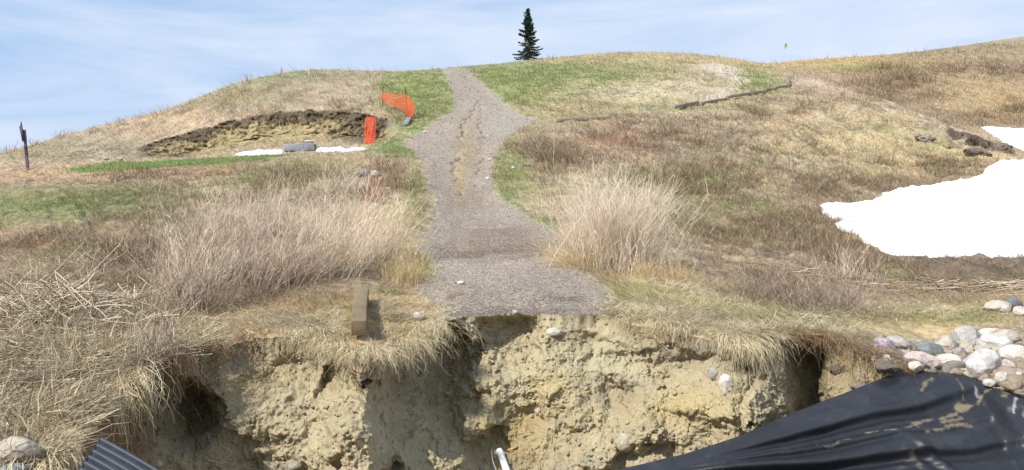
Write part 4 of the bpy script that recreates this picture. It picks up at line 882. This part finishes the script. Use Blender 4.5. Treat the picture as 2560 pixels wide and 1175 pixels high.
n = 2200; px = rng.uniform(2190, 2760, n); py = rng.uniform(855, 985, n); u = (px-CX)/K; yl = lipY(u); Y = yl+rng.random(n)**1.2*1.3; X = u*Y; r = rng.gamma(2.2, .015, n)
pal = np.array([lin(*q_) for q_ in [(176,164,140),(154,138,118),(164,146,130),(136,132,124),(186,176,158)]])
pebbles('cobble_gravel', 'cobbles and gravel packed between the boulders', X, Y, gz(X, Y)+r*.3, r, pal[rng.integers(0, 5, n)], sub=1)
# clods and crumbs on the clay face
n = 26000; ci = rng.integers(40, len(uc)-40, n); cj = rng.integers(6, NF, n)
Pf = V[ci, NR+cj]; keep = rng.random(n) < (.25+.75*sst(vn(Pf[:, 0]*3, Pf[:, 1]*3, Pf[:, 2]*3, seed=430), -.2, .4)); Pf = Pf[keep]; cf = colA[ci, NR+cj][keep]; n = len(Pf)
r = rng.gamma(2.2, .0045, n)
o = pebbles('clay_crumbs', 'crumbs and clods of dry clay clinging to the cut bank', Pf[:, 0], Pf[:, 1]-.3*r, Pf[:, 2], r, cf*(1+.15*rng.normal(size=(n, 1))), sub=0, mat=M_clay, flat=.9)
# ---------------------------------------------------------------- snow
def snow(pts, label, th, cell, **kw):
    P = poly(pts, **kw); x0, y0 = P.min(0)-.5; x1, y1 = P.max(0)+.5
    xs = np.arange(x0, x1, cell); ys = np.arange(y0, y1, cell); Xs, Ys = np.meshgrid(xs, ys, indexing='ij'); S_ = sdf(Xs, Ys, P)+.25*fbm(Xs*1.2, Ys*1.2, oct=4, seed=440)*(cell < .2)
    hgt = th*(1-np.exp(-np.maximum(S_, 0)/(th*1.2)))+.02*(S_ > 0)+.05*fbm(Xs*.6, Ys*.6, oct=3, seed=444)*sst(S_, .2, 1.2)+.012*fbm(Xs*4, Ys*4, oct=2, seed=447)*sst(S_, 0, .3)
    Zs = gz(Xs.ravel(), Ys.ravel()).reshape(Xs.shape)*1.0
    base = gz0(Xs, Ys); m = sst(S_, 0, .6); Zs = np.where(S_ > 0, np.maximum(Zs, base*m+Zs*(1-m))+hgt, Zs-.06)
    i = np.arange(Xs.size).reshape(Xs.shape); k = (S_[:-1, :-1] > -cell*1.5) & (S_[1:, 1:] > -cell*1.5)
    q_ = np.stack([i[:-1, :-1], i[1:, :-1], i[1:, 1:], i[:-1, 1:]], 2)[k]; uq, inv = np.unique(q_.ravel(), return_inverse=True)
    v = np.stack([Xs, Ys, Zs], 2).reshape(-1, 3)[uq]; col = np.repeat(np.array([[.90, .91, .94]]), len(v), 0)
    dirt = (.25*sst(-S_.ravel()[uq]+.15, -.12, .12))[:, None]; col = col*(1-dirt)+dirt*lin(150, 136, 120)
    return tag(make_mesh('snow', v, inv.reshape(-1, 4), M_snow, col, smooth=True), label, kind='stuff')
snow([(2048,522),(2075,515),(2130,518),(2180,510),(2240,480),(2300,470),(2370,462),(2440,450),(2457,440),(2455,425),(2500,412),(2560,405),(2700,395),(2850,640),(2560,640),(2480,642),(2450,630),
  (2400,640),(2320,652),(2290,640),(2240,640),(2190,625),(2150,590),(2110,578),(2098,570),(2135,566),(2110,548),(2070,550),(2055,540)], 'large melting snow patch on the right slope', .22, .06, step=14)
snow([(2452,318),(2500,325),(2560,329),(2750,331),(2750,420),(2560,392),(2535,380),(2520,360)], 'snow bank behind the collapsed shoulder of the slope', .3, .2, ymin=50)
snow([(590,389),(640,382),(712,377),(712,385),(600,391)], 'thin snow strip at the foot of the scarp left of the grey bench', .14, .12, ymin=36, step=12)
snow([(790,376),(900,371),(908,375),(795,380)], 'thin snow strip at the foot of the scarp right of the grey bench', .14, .12, ymin=34, step=12)
# ---------------------------------------------------------------- boxes with worn edges
def beam(name, a, b, w, h, c, mat=None, parent=None, upv=(0, 0, 1), bev=.012, seed=0, seg=24, warp=.01):
    """a timber from a to b (centre line), w wide, h high"""
    a = np.array(a, float); b = np.array(b, float); T = unit((b-a)[None])[0]; S_ = unit(np.cross(T, np.array(upv, float))[None])[0]; U = np.cross(S_, T)
    prof = []
    for sx_, sz_ in ((-1, -1), (1, -1), (1, 1), (-1, 1)):
        cx_, cz_ = sx_*(w/2-bev), sz_*(h/2-bev); a0 = math.atan2(sz_, sx_)
        for k in (-1, 0, 1): an = a0+k*math.pi/4; prof.append((cx_+bev*math.cos(an), cz_+bev*math.sin(an)))
    prof = np.array(prof); k = len(prof); Ln = np.linalg.norm(b-a); V_ = []; ts = np.concatenate([[0], np.linspace(.004, .996, seg), [1]])
    for i, t in enumerate(ts):
        s_ = .90 if i in (0, len(ts)-1) else 1; p = a+(b-a)*t+U*warp*math.sin(t*3.1+seed)+S_*warp*.6*math.sin(t*4.3+seed)
        V_.append(p+(prof[:, :1]*S_+prof[:, 1:]*U)*s_*(1+.03*vn(np.array([t*9+seed]), np.array([0.5]), seed=450)[0]))
    V_ = np.concatenate(V_); F_ = [[i*k+j, i*k+(j+1) % k, (i+1)*k+(j+1) % k, (i+1)*k+j] for i in range(len(ts)-1) for j in range(k)]
    V_ = V_+rng.normal(size=V_.shape)*.0015
    g_ = fbm((V_@S_)*40, (V_@U)*40, (V_@T)*2.5, oct=3, seed=455+seed); col = lin(*c)[None]*(1+.3*g_)[:, None]
    caps = [list(range(k))[::-1], list(range((len(ts)-1)*k, len(ts)*k))]
    o = make_mesh(name, V_, [np.array(F_), np.array(caps)], mat or M_wood, np.clip(col, .02, .8), parent=parent)
    return o
def up(p, z): return np.array(p)+np.array([0, 0, z])
g = lambda px, py, **k: at(px, py, **k)
# timber near the bank
a = g(897, 846); b = g(904, 760); o = beam('landscape_timber', up(a, .14), up(b, .11), .165, .165, (140,124,100), seed=3, bev=.01); tag(o, 'weathered square timber lying end-on at the grassy lip of the bank', 'timber')
# edging of old timbers on the right slope
tm = [((1686,272),(1745,261)),((1752,260),(1816,250)),((1816,249),(1915,232)),((1912,231),(1935,226)),((1936,226),(1977,217))]
lb = ['leftmost, half buried timber of the old edging on the right slope','second timber of the old edging, with a broken underside','longest timber in the middle of the old edging','short tilted timber between the two upper ones of the edging','uppermost timber at the right end of the old edging']
for k, ((x0, y0), (x1, y1)) in enumerate(tm):
    a, b = g(x0, y0), g(x1, y1); o = beam('edging_timber', up(a, .12), up(b, .12), .16, .18, (158,144,132), seed=k+5, warp=.03); tag(o, lb[k], 'timber', 'old timbers edging the right slope')
a, b = g(1970, 213), g(1974, 204); tag(beam('edging_timber', up(a, .1), up(b, .12), .18, .2, (140,128,118), seed=12), 'short grey timber stub just above the end of the edging', 'timber', 'old timbers edging the right slope')
a, b = g(1388, 305), g(1523, 296); tag(beam('edging_timber', up(a, .06), up(b, .06), .16, .15, (176,166,150), seed=13, warp=.02), 'long thin pale timber lying right of where the path widens', 'timber')
a, b = g(1013, 319), g(1023, 300); tag(beam('board', up(a, .10), up(b, .14), .24, .1, (150,146,150), seed=14), 'short grey board lying below the orange safety fence', 'board')
# leaning post at the far left
pb = g(70, 424); R_ = empty('leaning_post', pb, 'weathered grey post leaning left at the far left, spliced from boards', 'post'); sc_ = pb[1]/K
def pp(px, py, dy=0): return np.array([(px-70)*sc_, dy, (424-py)*sc_])
o = beam('stake', pp(71, 432), pp(60, 322), .10, .05, (108,98,108), parent=R_, upv=(0, 1, 0), bev=.008); o.name = 'post_shaft'
v = np.array([pp(50.5, 314), pp(53, 313), pp(55, 301), pp(57.5, 312), pp(62.5, 350), pp(58.5, 352)]); nv = len(v); v2 = np.concatenate([v+[0, -.07, 0], v+[0, -.035, 0]])
make_mesh('splintered_board', v2, [np.array([[i, (i+1) % nv, nv+(i+1) % nv, nv+i] for i in range(nv)]), np.array([list(range(nv))[::-1], list(range(nv, 2*nv))])], M_wood, np.repeat(lin(96, 84, 96)[None], 12, 0), parent=R_)
beam('splice_board', pp(67.5, 382, -.05), pp(65, 364, -.05), .09, .04, (84,74,84), parent=R_, upv=(0, 1, 0), bev=.006)
# grey bench on the tee, white tub on it
pb = at(750, 379, ymin=36); sc_ = pb[1]/K; R_ = empty('bench', pb, 'low grey wooden bench on the lawn strip below the scarp', 'bench')
def bb(px, py, dy=0): return np.array([(px-750)*sc_, dy, (379-py)*sc_])
beam('seat', bb(711, 363), bb(790, 361), .36, .045, (172,172,176), parent=R_, warp=.003, bev=.006)
beam('front_board', bb(713, 371.5, -.17), bb(788, 369.5, -.17), .05, .28, (150,150,156), parent=R_, warp=.003, bev=.006)
beam('back_board', bb(713, 371.5, .17), bb(788, 369.5, .17), .05, .28, (138,138,144), parent=R_, warp=.003, bev=.006)
for x_ in (716, 785):
    beam('leg', bb(x_, 386), bb(x_, 368), .09, .26, (130,130,136), parent=R_, upv=(0, 1, 0), warp=0, bev=.006)
def lathe(name, prof, c, mat, parent=None, k=28, loc=None, open_=False):
    th = np.arange(k)*2*math.pi/k; V_ = np.concatenate([np.stack([r_*np.cos(th), r_*np.sin(th), np.full(k, z_)], 1) for r_, z_ in prof]); n_ = len(prof)
    F_ = np.array([[i*k+j, i*k+(j+1) % k, (i+1)*k+(j+1) % k, (i+1)*k+j] for i in range(n_-1) for j in range(k)])
    caps = np.array([list(range(k))[::-1]]+([] if open_ else [list(range((n_-1)*k, n_*k))]))
    o = make_mesh(name, V_, [F_, caps], mat, np.repeat(lin(*c)[None], len(V_), 0), parent=parent, smooth=False)
    if loc is not None: o.location = loc
    return o
o = lathe('tub', [(.19, 0), (.22, .13), (.245, .135), (.245, .165), (.22, .17), (.20, .18)], (232,232,236), M_plastic, loc=pb+bb(774, 361.2)+np.array([0, .03, .0])); tag(o, 'white lidded plastic tub on the right end of the grey bench', 'tub')
# orange safety fence
def stake(px, py0, py1, lean=0, r=.018, parent=None, base=None):
    p = at(px, py1); sc_ = p[1]/K; P_ = np.array([[0, 0, -.15], [lean*sc_*.5, 0, (py1-py0)*sc_*.5], [lean*sc_, 0, (py1-py0)*sc_]]); 
    v_, f_, c_2 = tubes(P_[None], np.full((1, 3), r), lin(84, 60, 52)[None], 6); o = make_mesh('post', v_+(p-base), f_, M_metal, c_2, parent=parent); return p
fb = at(957, 273); R_ = empty('safety_fence', fb, 'sagging orange plastic safety fence on two thin steel posts above the scarp', 'fence')
p1 = stake(957, 217, 273, 0, .024, R_, fb); p2 = stake(1022, 220, 292, -9, .024, R_, fb)
def net(name, top, bot, nh, nvt, w_h, w_v, parent, base, c=(240,92,48), fold=.05):
    """top, bot: lists of 3D points; horizontal strands nh, vertical strands nvt"""
    top = np.array(top); bot = np.array(bot); m = len(top)
    def ev(L_, t): x = t*(m-1); i = np.minimum(x.astype(int), m-2); f_ = (x-i)[..., None]; return L_[i]*(1-f_)+L_[i+1]*f_
    def pt(s_, t):
        p = ev(top, t)*(1-s_[..., None])+ev(bot, t)*s_[..., None]; q_ = fold*np.sin(t*17+s_*3)*np.sin(s_*3.1+.4); p = p.copy(); p[..., 1] -= q_; p[..., 2] += .4*q_*np.sin(t*9); return p
    out_ = []; ss = np.linspace(0, 1, nh); tt_ = np.linspace(0, 1, 60)
    P_ = pt(np.repeat(ss[:, None], 60, 1), np.repeat(tt_[None], nh, 0)); wv_ = np.full((nh, 60), w_h); wv_[0] *= 1.5; wv_[-1] *= 1.5
    dn = unit((bot[0]-top[0])[None])
    out_.append(strips(P_, wv_, np.repeat(dn, nh, 0), lin(*c)[None]*(1+.12*rng.normal(size=(nh, 1)))))
    tv = np.linspace(0, 1, nvt); sv = np.linspace(0, 1, 16); P_ = pt(np.repeat(sv[None], nvt, 0), np.repeat(tv[:, None], 16, 1)); P_[..., 1] += .004
    al = unit((top[-1]-top[0])[None]); out_.append(strips(P_, np.full((nvt, 16), w_v), np.repeat(al, nvt, 0), lin(*c)[None]*(1+.12*rng.normal(size=(nvt, 1)))))
    v_, f_, c_2 = merge(out_); return make_mesh(name, v_-base, f_, M_net, np.clip(c_2, .02, .9), parent=parent)
def P3(px, py, Y): return np.array([(px-CX)/K*Y, Y, EYE+(HY-py)/K*Y])
y1, y2 = p1[1], p2[1]
NW = 0
net('netting', [P3(954, 234, y1-.1), P3(975, 236, (y1*.67+y2*.33)), P3(1000, 239, y1*.35+y2*.65), P3(1014, 238, y2-.1), P3(1025, 246, y2-.6), P3(1034, 258, y2-1.0)],
    [P3(955, 246, y1-.1), P3(975, 262, (y1*.67+y2*.33)), P3(1000, 270, y1*.35+y2*.65), P3(1017, 285, y2-.1), P3(1026, 292, y2-.6), P3(1036, 282, y2-1.0)], 8, 46, .016, .015, R_, fb)
# strip of netting hanging down the scarp
yb_ = at(928, 357)[1]; yt = yb_+1.3
hb = P3(928, 357, yb_); o = net('hanging_net', [P3(915, 296, yt), P3(926, 294, yt), P3(938, 297, yt)], [P3(912, 357, yb_-.2), P3(924, 358, yb_-.25), P3(937, 358, yb_-.2)], 17, 7, .028, .016, None, hb, c=(238,84,44), fold=.05); o.location = hb
tag(o, 'orange plastic netting hanging down the dark end of the scarp', 'netting')
# flag on the far green
fp = P3(1968, 160, 96.); R_ = empty('golf_flag', fp, 'golf flagstick with limp green-yellow flag on the far green', 'golf flag')
v_, f_, c_2 = tubes(np.array([[[0, 0, -.3], [0, 0, 1.3], [-.03, 0, 2.6]]]), np.full((1, 3), .016), lin(225, 228, 228)[None], 6); make_mesh('flagstick', v_, f_, M_plastic, c_2, parent=R_)
gx_ = np.linspace(0, 1, 9); gzz = np.linspace(0, 1, 11); A_, B_ = np.meshgrid(gx_, gzz, indexing='ij')
fx_ = -.03-.26*A_*(1-.25*B_)-.10*B_*A_; fy_ = .10*np.sin(A_*9+B_*2)*A_; fz_ = 2.56-.55*B_-.22*A_
v_ = np.stack([fx_, fy_, fz_], 2).reshape(-1, 3); ii = np.arange(99).reshape(9, 11); f_ = np.stack([ii[:-1, :-1], ii[1:, :-1], ii[1:, 1:], ii[:-1, 1:]], 2).reshape(-1, 4)
cc_ = np.where((np.sin(A_*8+B_*9).reshape(-1, 1) > .1), lin(58, 84, 60)[None], lin(214, 214, 70)[None]); make_mesh('flag', v_, f_, M_net, cc_, parent=R_)
# ---------------------------------------------------------------- spruce
tb = at(1320, 151, ymin=60); TH = 130*tb[1]/K; R_ = empty('spruce_tree', tb, 'lone dark green spruce on the skyline beside the top of the path', 'tree')
zt = np.linspace(0, 1, 12); P_ = np.stack([.02*np.sin(zt*5)*TH, 0*zt, zt*TH*.97-.1], 1)[None]; v_, f_, c_2 = tubes(P_, (.12*(1-zt)+.012)[None], lin(96, 80, 70)[None], 9); make_mesh('trunk', v_, f_, M_twig, c_2, parent=R_)
BP = []; BR = []; NP = []; ND = []; NC_ = []; trng = np.random.default_rng(41)
for k in range(160):
    zr = (k/160)**.9*.97+.02; az_ = k*2.399+trng.normal()*.3; z0 = zr*TH
    Lm = (.265*(1-zr)**.95+.022)*TH*trng.uniform(.55, 1.15)*(.72+.5*(math.sin(zr*34+az_)*.5+.5))
    side = math.cos(az_)
    if .22 < zr < .40 and side < -.2: Lm *= trng.uniform(.3, .9)
    if .05 < zr < .25 and side > .2: Lm *= 1.22
    if .5 < zr < .6: Lm *= 1.15
    if .40 < zr < .46: Lm *= .7
    dead = (.26 < zr < .42 and side < .1 and trng.random() < .65)
    S = 8; t = np.linspace(0, 1, S); rise = .30*zr-.10
    pl = np.stack([math.cos(az_)*Lm*t, math.sin(az_)*Lm*t, z0+Lm*(rise*t-.55*t*t*(1-zr)+.45*t**3)], 1); BP.append(pl); BR.append(.022*(1-.8*t)*(1-.5*zr)+.004)
    m = int((14 if dead else 105)*(Lm/(.25*TH)+.25)); tt_ = trng.beta(1.6, 1.1, m); x = tt_*(S-1); i = np.minimum(x.astype(int), S-2); fr = (x-i)[:, None]; b_ = pl[i]*(1-fr)+pl[i+1]*fr
    dirb = unit(pl[-1:]-pl[:1]); d_ = unit(dirb+.8*trng.normal(size=(m, 3))*np.array([1, 1, .6])-np.array([0, 0, .12])); ln_ = trng.uniform(.10, .26, m)*(1.15-.5*tt_)*(.6 if zr > .8 else 1)
    NP.append(b_); ND.append(d_*ln_[:, None]); base_c = lin(*( (70,92,80) if trng.random() < .55 else (88,104,64)))*trng.uniform(.7, 1.2); base_c = lin(150, 134, 116) if dead else base_c
    NC_.append(np.repeat(base_c[None], m, 0)*(1+.2*trng.normal(size=(m, 1))))
v_, f_, c_2 = tubes(np.array(BP), np.array(BR), np.repeat(lin(110, 94, 82)[None], len(BP), 0), 4)
NP = np.concatenate(NP); ND = np.concatenate(ND); NC_ = np.clip(np.concatenate(NC_), .01, .6); m = len(NP); t = np.linspace(0, 1, 3)[None, :, None]
Pn = NP[:, None]+ND[:, None]*t; wn = np.array([[.014, .024, .006]])*np.ones((m, 1)); s1 = unit(np.cross(ND, rng.normal(size=(m, 3)))); s2 = unit(np.cross(ND, s1))
cr = merge([strips(Pn, wn, s1, NC_), strips(Pn, wn, s2, NC_), (v_, f_, c_2)])
make_mesh('crown', cr[0], cr[1], M_needle, cr[2], parent=R_)
# ---------------------------------------------------------------- black plastic sheet over the bank
TOP = [(1380,1230,7.3),(1560,1172,7.35),(1700,1140,7.4),(1850,1092,7.55),(2000,1026,7.85),(2130,978,8.15),(2250,930,8.45),(2340,925,8.5),(2420,932,8.45),(2480,962,8.1),(2570,990,7.75),(2760,1040,7.3)]
tp = np.array([P3(*q_) for q_ in TOP]); na, nb = 420, 260
ta = np.linspace(0, 1, na)*(len(tp)-1); i = np.minimum(ta.astype(int), len(tp)-2); fr = (ta-i)[:, None]; Tp = tp[i]*(1-fr)+tp[i+1]*fr
ker = np.hanning(25); ker /= ker.sum(); Tp = np.stack([np.convolve(np.pad(Tp[:, k], 12, mode='edge'), ker, 'valid') for k in range(3)], 1)
bt = np.linspace(0, 1, nb)
A_, B_ = np.meshgrid(np.linspace(0, 1, na), bt, indexing='ij')
px_t = CX+K*Tp[:, 0]/Tp[:, 1]
end = np.stack([Tp[:, 0]-.9+.5*np.linspace(0, 1, na), 5.2+0*Tp[:, 0], -2.45+.75*np.linspace(0, 1, na)], 1)
Ps = Tp[:, None]*(1-B_[..., None])+end[:, None]*B_[..., None]
Ps[..., 2] += -.10*np.sin(B_*math.pi)*(1-A_)+.0*A_
# folds run out of the lower left and fan towards the upper right
bx = CX+K*Ps[..., 0]/Ps[..., 1]; by = HY+(EYE-Ps[..., 2])*K/Ps[..., 1]
ph = np.degrees(np.arctan2(1215-by, bx-1440))+1.3*fbm(bx/260, by/200, oct=3, seed=470)
rd = np.hypot(bx-1440, by-1215)/900
def ridge_(c, w, wl): d = ph-c; return np.where(d > 0, np.exp(-(d/w)**2), np.exp(-(d/wl)**2))
fold = np.zeros(ph.shape)
for c_f, w_f, wl_f, a_f in [(17.2,1.6,.5,.10),(13.6,1.9,.5,.15),(10.2,1.2,.4,.08),(7.2,2.4,.5,.17),(2.6,2.2,.6,.13),(-2,2.5,.7,.12),(-8,3,.9,.13),(-15,4,1.2,.14),(15.6,.6,.3,.035),(11.8,.5,.3,.03),(5.2,.6,.3,.035),(0.4,.7,.3,.03)]:
    fold += a_f*ridge_(c_f, w_f, wl_f)*(1.0-.55*sst(rd, .5, 1.15))
# the raised corner with creases running down to the right
q1 = (bx-2235)+1.0*(by-1068); pk = np.exp(-(((bx-2235)/120)**2+((by-1075)/55)**2)); fold += .10*pk
for c_f, a_f in ((0, .07), (55, .05), (105, .04)):
    d_ = ((by-1070)-(bx-2240)*.62-c_f*.6); fold += a_f*np.exp(-(d_/14)**2)*sst(bx, 2215, 2290)*(1-sst(bx, 2430, 2560))
fold = fold*sst(B_, .015, .12)+.02*fbm(A_*14, B_*11, oct=3, seed=474)
Ps[..., 2] += fold*.7-.13*sst(B_, .0, .2); Ps[..., 1] -= fold*.7
ph = ph/3.0
edge = np.exp(-B_/.02); Ps[..., 1] += .10*edge; Ps[..., 2] -= .03*edge
h_ = fold
def dl_(pts, w):
    P_ = np.array(pts, float); d_ = polyline_d(bx+10*vn(bx/30, by/30, seed=481), by+9*vn(bx/45, by/22, seed=482), P_); nzs = fbm(bx/16, by/7, oct=3, seed=483, g=.6)
    return (1-sst(d_+w*.8*nzs, w*.05, w*.5))*.65
stain = np.max([dl_([(2251,1056),(2344,1023),(2416,997),(2481,969)], 9)*.9, dl_([(2311,1060),(2384,1043),(2429,1031)], 9)*.75, dl_([(2350,1040),(2400,1022)], 14)*.7, dl_([(2162,1070),(2222,1062)], 4)*.8, dl_([(2030,1103),(2110,1085)], 3)*.6,
                dl_([(2299,962),(2332,944)], 7)*.8, dl_([(2556,1020),(2566,1060)], 14)*.8, dl_([(2395,945),(2415,985)], 5)*.5, dl_([(2500,985),(2540,978)], 5)*.7, dl_([(2270,1110),(2300,1150)], 12)*.35], axis=0)
dust = .6*sst(fbm(bx/70, by/45, oct=5, seed=484, g=.62), .05, .55)+.25*sst(vn(bx/7, by/6, seed=485), .55, .8)
cb = lin(33, 35, 41)[None, None]*(1+.3*dust[..., None])+.07*dust[..., None]*lin(140, 130, 120)
cb = cb*(1-stain[..., None]*.8)+stain[..., None]*.8*lin(176, 158, 118)
wh = .75*np.maximum(dl_([(2538,998),(2524,1024)], 11), .5*dl_([(2430,955),(2442,975)], 5)); cb = cb*(1-wh[..., None])+wh[..., None]*lin(205, 212, 220)
i_ = np.arange(na*nb).reshape(na, nb); f_ = np.stack([i_[:-1, :-1], i_[:-1, 1:], i_[1:, 1:], i_[1:, :-1]], 2).reshape(-1, 4)
o = make_mesh('plastic_sheet', Ps.reshape(-1, 3), f_, M_liner, np.clip(cb, .01, .8).reshape(-1, 3), smooth=True); tag(o, 'black plastic sheet draped in folds over the lower right of the bank', 'plastic sheet')
# ---------------------------------------------------------------- corrugated black sheet at the lower left
A0 = P3(252, 1096, 5.35); ex = P3(440, 1192, 5.05)-A0; ey = P3(188, 1190, 4.95)-A0; nu, nw = 40, 220
a_, b_ = np.meshgrid(np.linspace(0, 1, nu), np.linspace(0, 1.6, nw), indexing='ij'); nrm = unit(np.cross(ex, ey)[None])[0]; nrm = nrm if nrm[2] > 0 else -nrm
wv_ = .021*(1+.25*vn(b_*5, a_*2, seed=489))*np.tanh(2.2*np.sin(b_*2*math.pi*6.2))
v_ = A0+a_[..., None]*ex*1.3+b_[..., None]*ey+wv_[..., None]*nrm; v_[..., 2] -= .05*a_*a_
vv_ = np.concatenate([v_.reshape(-1, 3), (v_-nrm*.006).reshape(-1, 3)]); i_ = np.arange(nu*nw).reshape(nu, nw); q_ = np.stack([i_[:-1, :-1], i_[:-1, 1:], i_[1:, 1:], i_[1:, :-1]], 2).reshape(-1, 4)
rim = []
for e in (i_[0], i_[:, -1], i_[-1][::-1], i_[::-1, 0]): rim += [[e[k], e[k+1], e[k+1]+nu*nw, e[k]+nu*nw] for k in range(len(e)-1)]
cb = lin(62, 66, 76)[None]*(1+.25*fbm(a_*4, b_*16, oct=3, seed=490).reshape(-1, 1)); cb = np.concatenate([cb, cb])
o = make_mesh('corrugated_sheet', vv_, [q_, q_[:, ::-1]+nu*nw, np.array(rim)], M_liner, np.clip(cb, .02, .5), smooth=True); tag(o, 'black corrugated plastic sheet poking out under the hanging straw at lower left', 'corrugated sheet')
# ---------------------------------------------------------------- white pipe and wire in the clay hole
pa = onface(1251, 1134, .10); R_ = empty('drain_pipe', pa, 'white plastic pipe sticking out of the hole low in the clay face', 'pipe')
pe = P3(1272, 1190, pa[1]-.45); dv = pe-pa; t = np.linspace(-.12, 1.8, 12)[:, None]; P_ = (t*dv)[None]
v_, f_, c_2 = tubes(P_, np.full((1, 12), .040), lin(244, 244, 244)[None], 20); make_mesh('pipe_wall', v_, f_, M_plastic, c_2, parent=R_, smooth=True)
pw = [P3(1229, 1122, pa[1]-.1), P3(1231, 1150, pa[1]-.3), P3(1240, 1175, pa[1]-.4), P3(1256, 1200, pa[1]-.4)]
P_ = np.array(pw)[None]; v_, f_, c_2 = tubes(P_, np.full((1, 4), .005), lin(190, 190, 190)[None], 6); o = make_mesh('wire', v_-pw[0], f_, M_metal, c_2); o.location = pw[0]; tag(o, 'bent grey wire beside the white pipe', 'wire')
pl_ = onface(1280, 1118, .02); o = beam('wood_chip', pl_+np.array([-.05, -.05, -.02]), pl_+np.array([.07, -.05, .03]), .05, .02, (190,158,110), seed=4, seg=4, warp=.002); tag(o, 'splinter of tan wood above the end of the white pipe', 'wood splinter')
# ---------------------------------------------------------------- heaps of fallen stalks
def sticks(px, py, n, rx, ry, hz, ln, r, pal_, tiltz=.25, ymin=None, azm=0, azs=1.2):
    b = at(px, py, ymin=ymin); S = 5; t = np.linspace(0, 1, S)[None, :, None]; x0 = b[0]+rng.normal(size=n)*rx; y0 = b[1]+rng.normal(size=n)*ry; y0 = np.maximum(y0, lipY(x0/np.maximum(y0, 3))+.25+.3*rng.random(n))
    dome = np.exp(-(((x0-b[0])/rx/1.5)**2+((y0-b[1])/ry/1.5)**2)); z0 = gz(x0, y0)+hz*dome*rng.random(n)**.6+.01
    an = azm+azs*rng.normal(size=n); d_ = unit(np.stack([np.cos(an), np.sin(an)*.8, tiltz*rng.normal(size=n)], 1)); L_ = ln*rng.gamma(4, .25, n)
    c0 = np.stack([x0, y0, z0], 1); P_ = c0[:, None]+d_[:, None]*(L_[:, None, None]*(t-.5))+rng.normal(size=(n, S, 3))*.02*ln; 
    kk = gz(P_[..., 0].ravel(), P_[..., 1].ravel()).reshape(n, S)+.004; P_[..., 2] = np.maximum(P_[..., 2], kk)
    return tubes(P_, r*rng.uniform(.5, 1.4, (n, 1))*np.ones((n, S)), np.clip(pal_[rng.integers(0, len(pal_), n)]*(1+.15*rng.normal(size=(n, 1))), .02, .8), 3)
reed = np.array([lin(*q_) for q_ in [(200,186,160),(182,162,132),(214,202,180),(156,136,112),(120,102,84)]])
wood_p = np.array([lin(*q_) for q_ in [(150,132,112),(176,156,130),(120,104,88),(200,184,158)]])
def heap(name, label, cat, *a, kind=None, **k):
    v_, f_, c_2 = sticks(*a, **k); b = v_.mean(0); o = make_mesh(name, v_-b, f_, M_twig, c_2); o.location = b; return tag(o, label, cat, None, kind)
heap('reed_heap', 'collapsed heap of pale cattail stalks at the left edge', 'reed heap', 90, 800, 900, .75, .55, .30, .50, .0045, reed, tiltz=.5)
heap('reed_litter', 'fallen reed stalks strewn over the lower left bank', None, 110, 900, 1000, .45, 1.0, .05, .28, .004, reed, tiltz=.2, kind='stuff')
heap('driftwood_litter', 'long drift line of bare sticks below the large snow patch', None, 2440, 722, 420, 1.6, .25, .10, .55, .006, wood_p, tiltz=.12, azm=.15, azs=.4, kind='stuff')
heap('stick', 'pale stick lying on the grassy lip left of the boulders', 'stick', 2025, 800, 5, .12, .05, .02, .30, .014, np.array([lin(206,192,166)]), tiltz=.04, azm=.4, azs=.15)
heap('twig', 'small bare twig standing on the left side of the path', 'twig', 1135, 742, 7, .04, .03, .05, .22, .005, np.array([lin(150,128,104)]), tiltz=.6, azm=1.2, azs=.5)
# collapsed sods on the far right shoulder
for px, py, w, h, lab in [(2455,375,74,30,'largest dark slumped sod below the undercut on the right shoulder'),(2515,352,48,40,'dark overhanging sod at the tip of the right shoulder'),(2405,358,50,18,'narrow dark sod left of the largest slumped one'),(2320,343,56,24,'greyish slumped sod apart on the bare slope, left of the others')]:
    p = at(px, py+h*.42); boulder(px, py, w, h, (158,142,124) if px < 2350 else (124,108,96), lab, cat='sod', name='slumped_sod', ang=.9, rot=-.35, spot=(96,84,74), p=p, earth=.55, bury=.62)
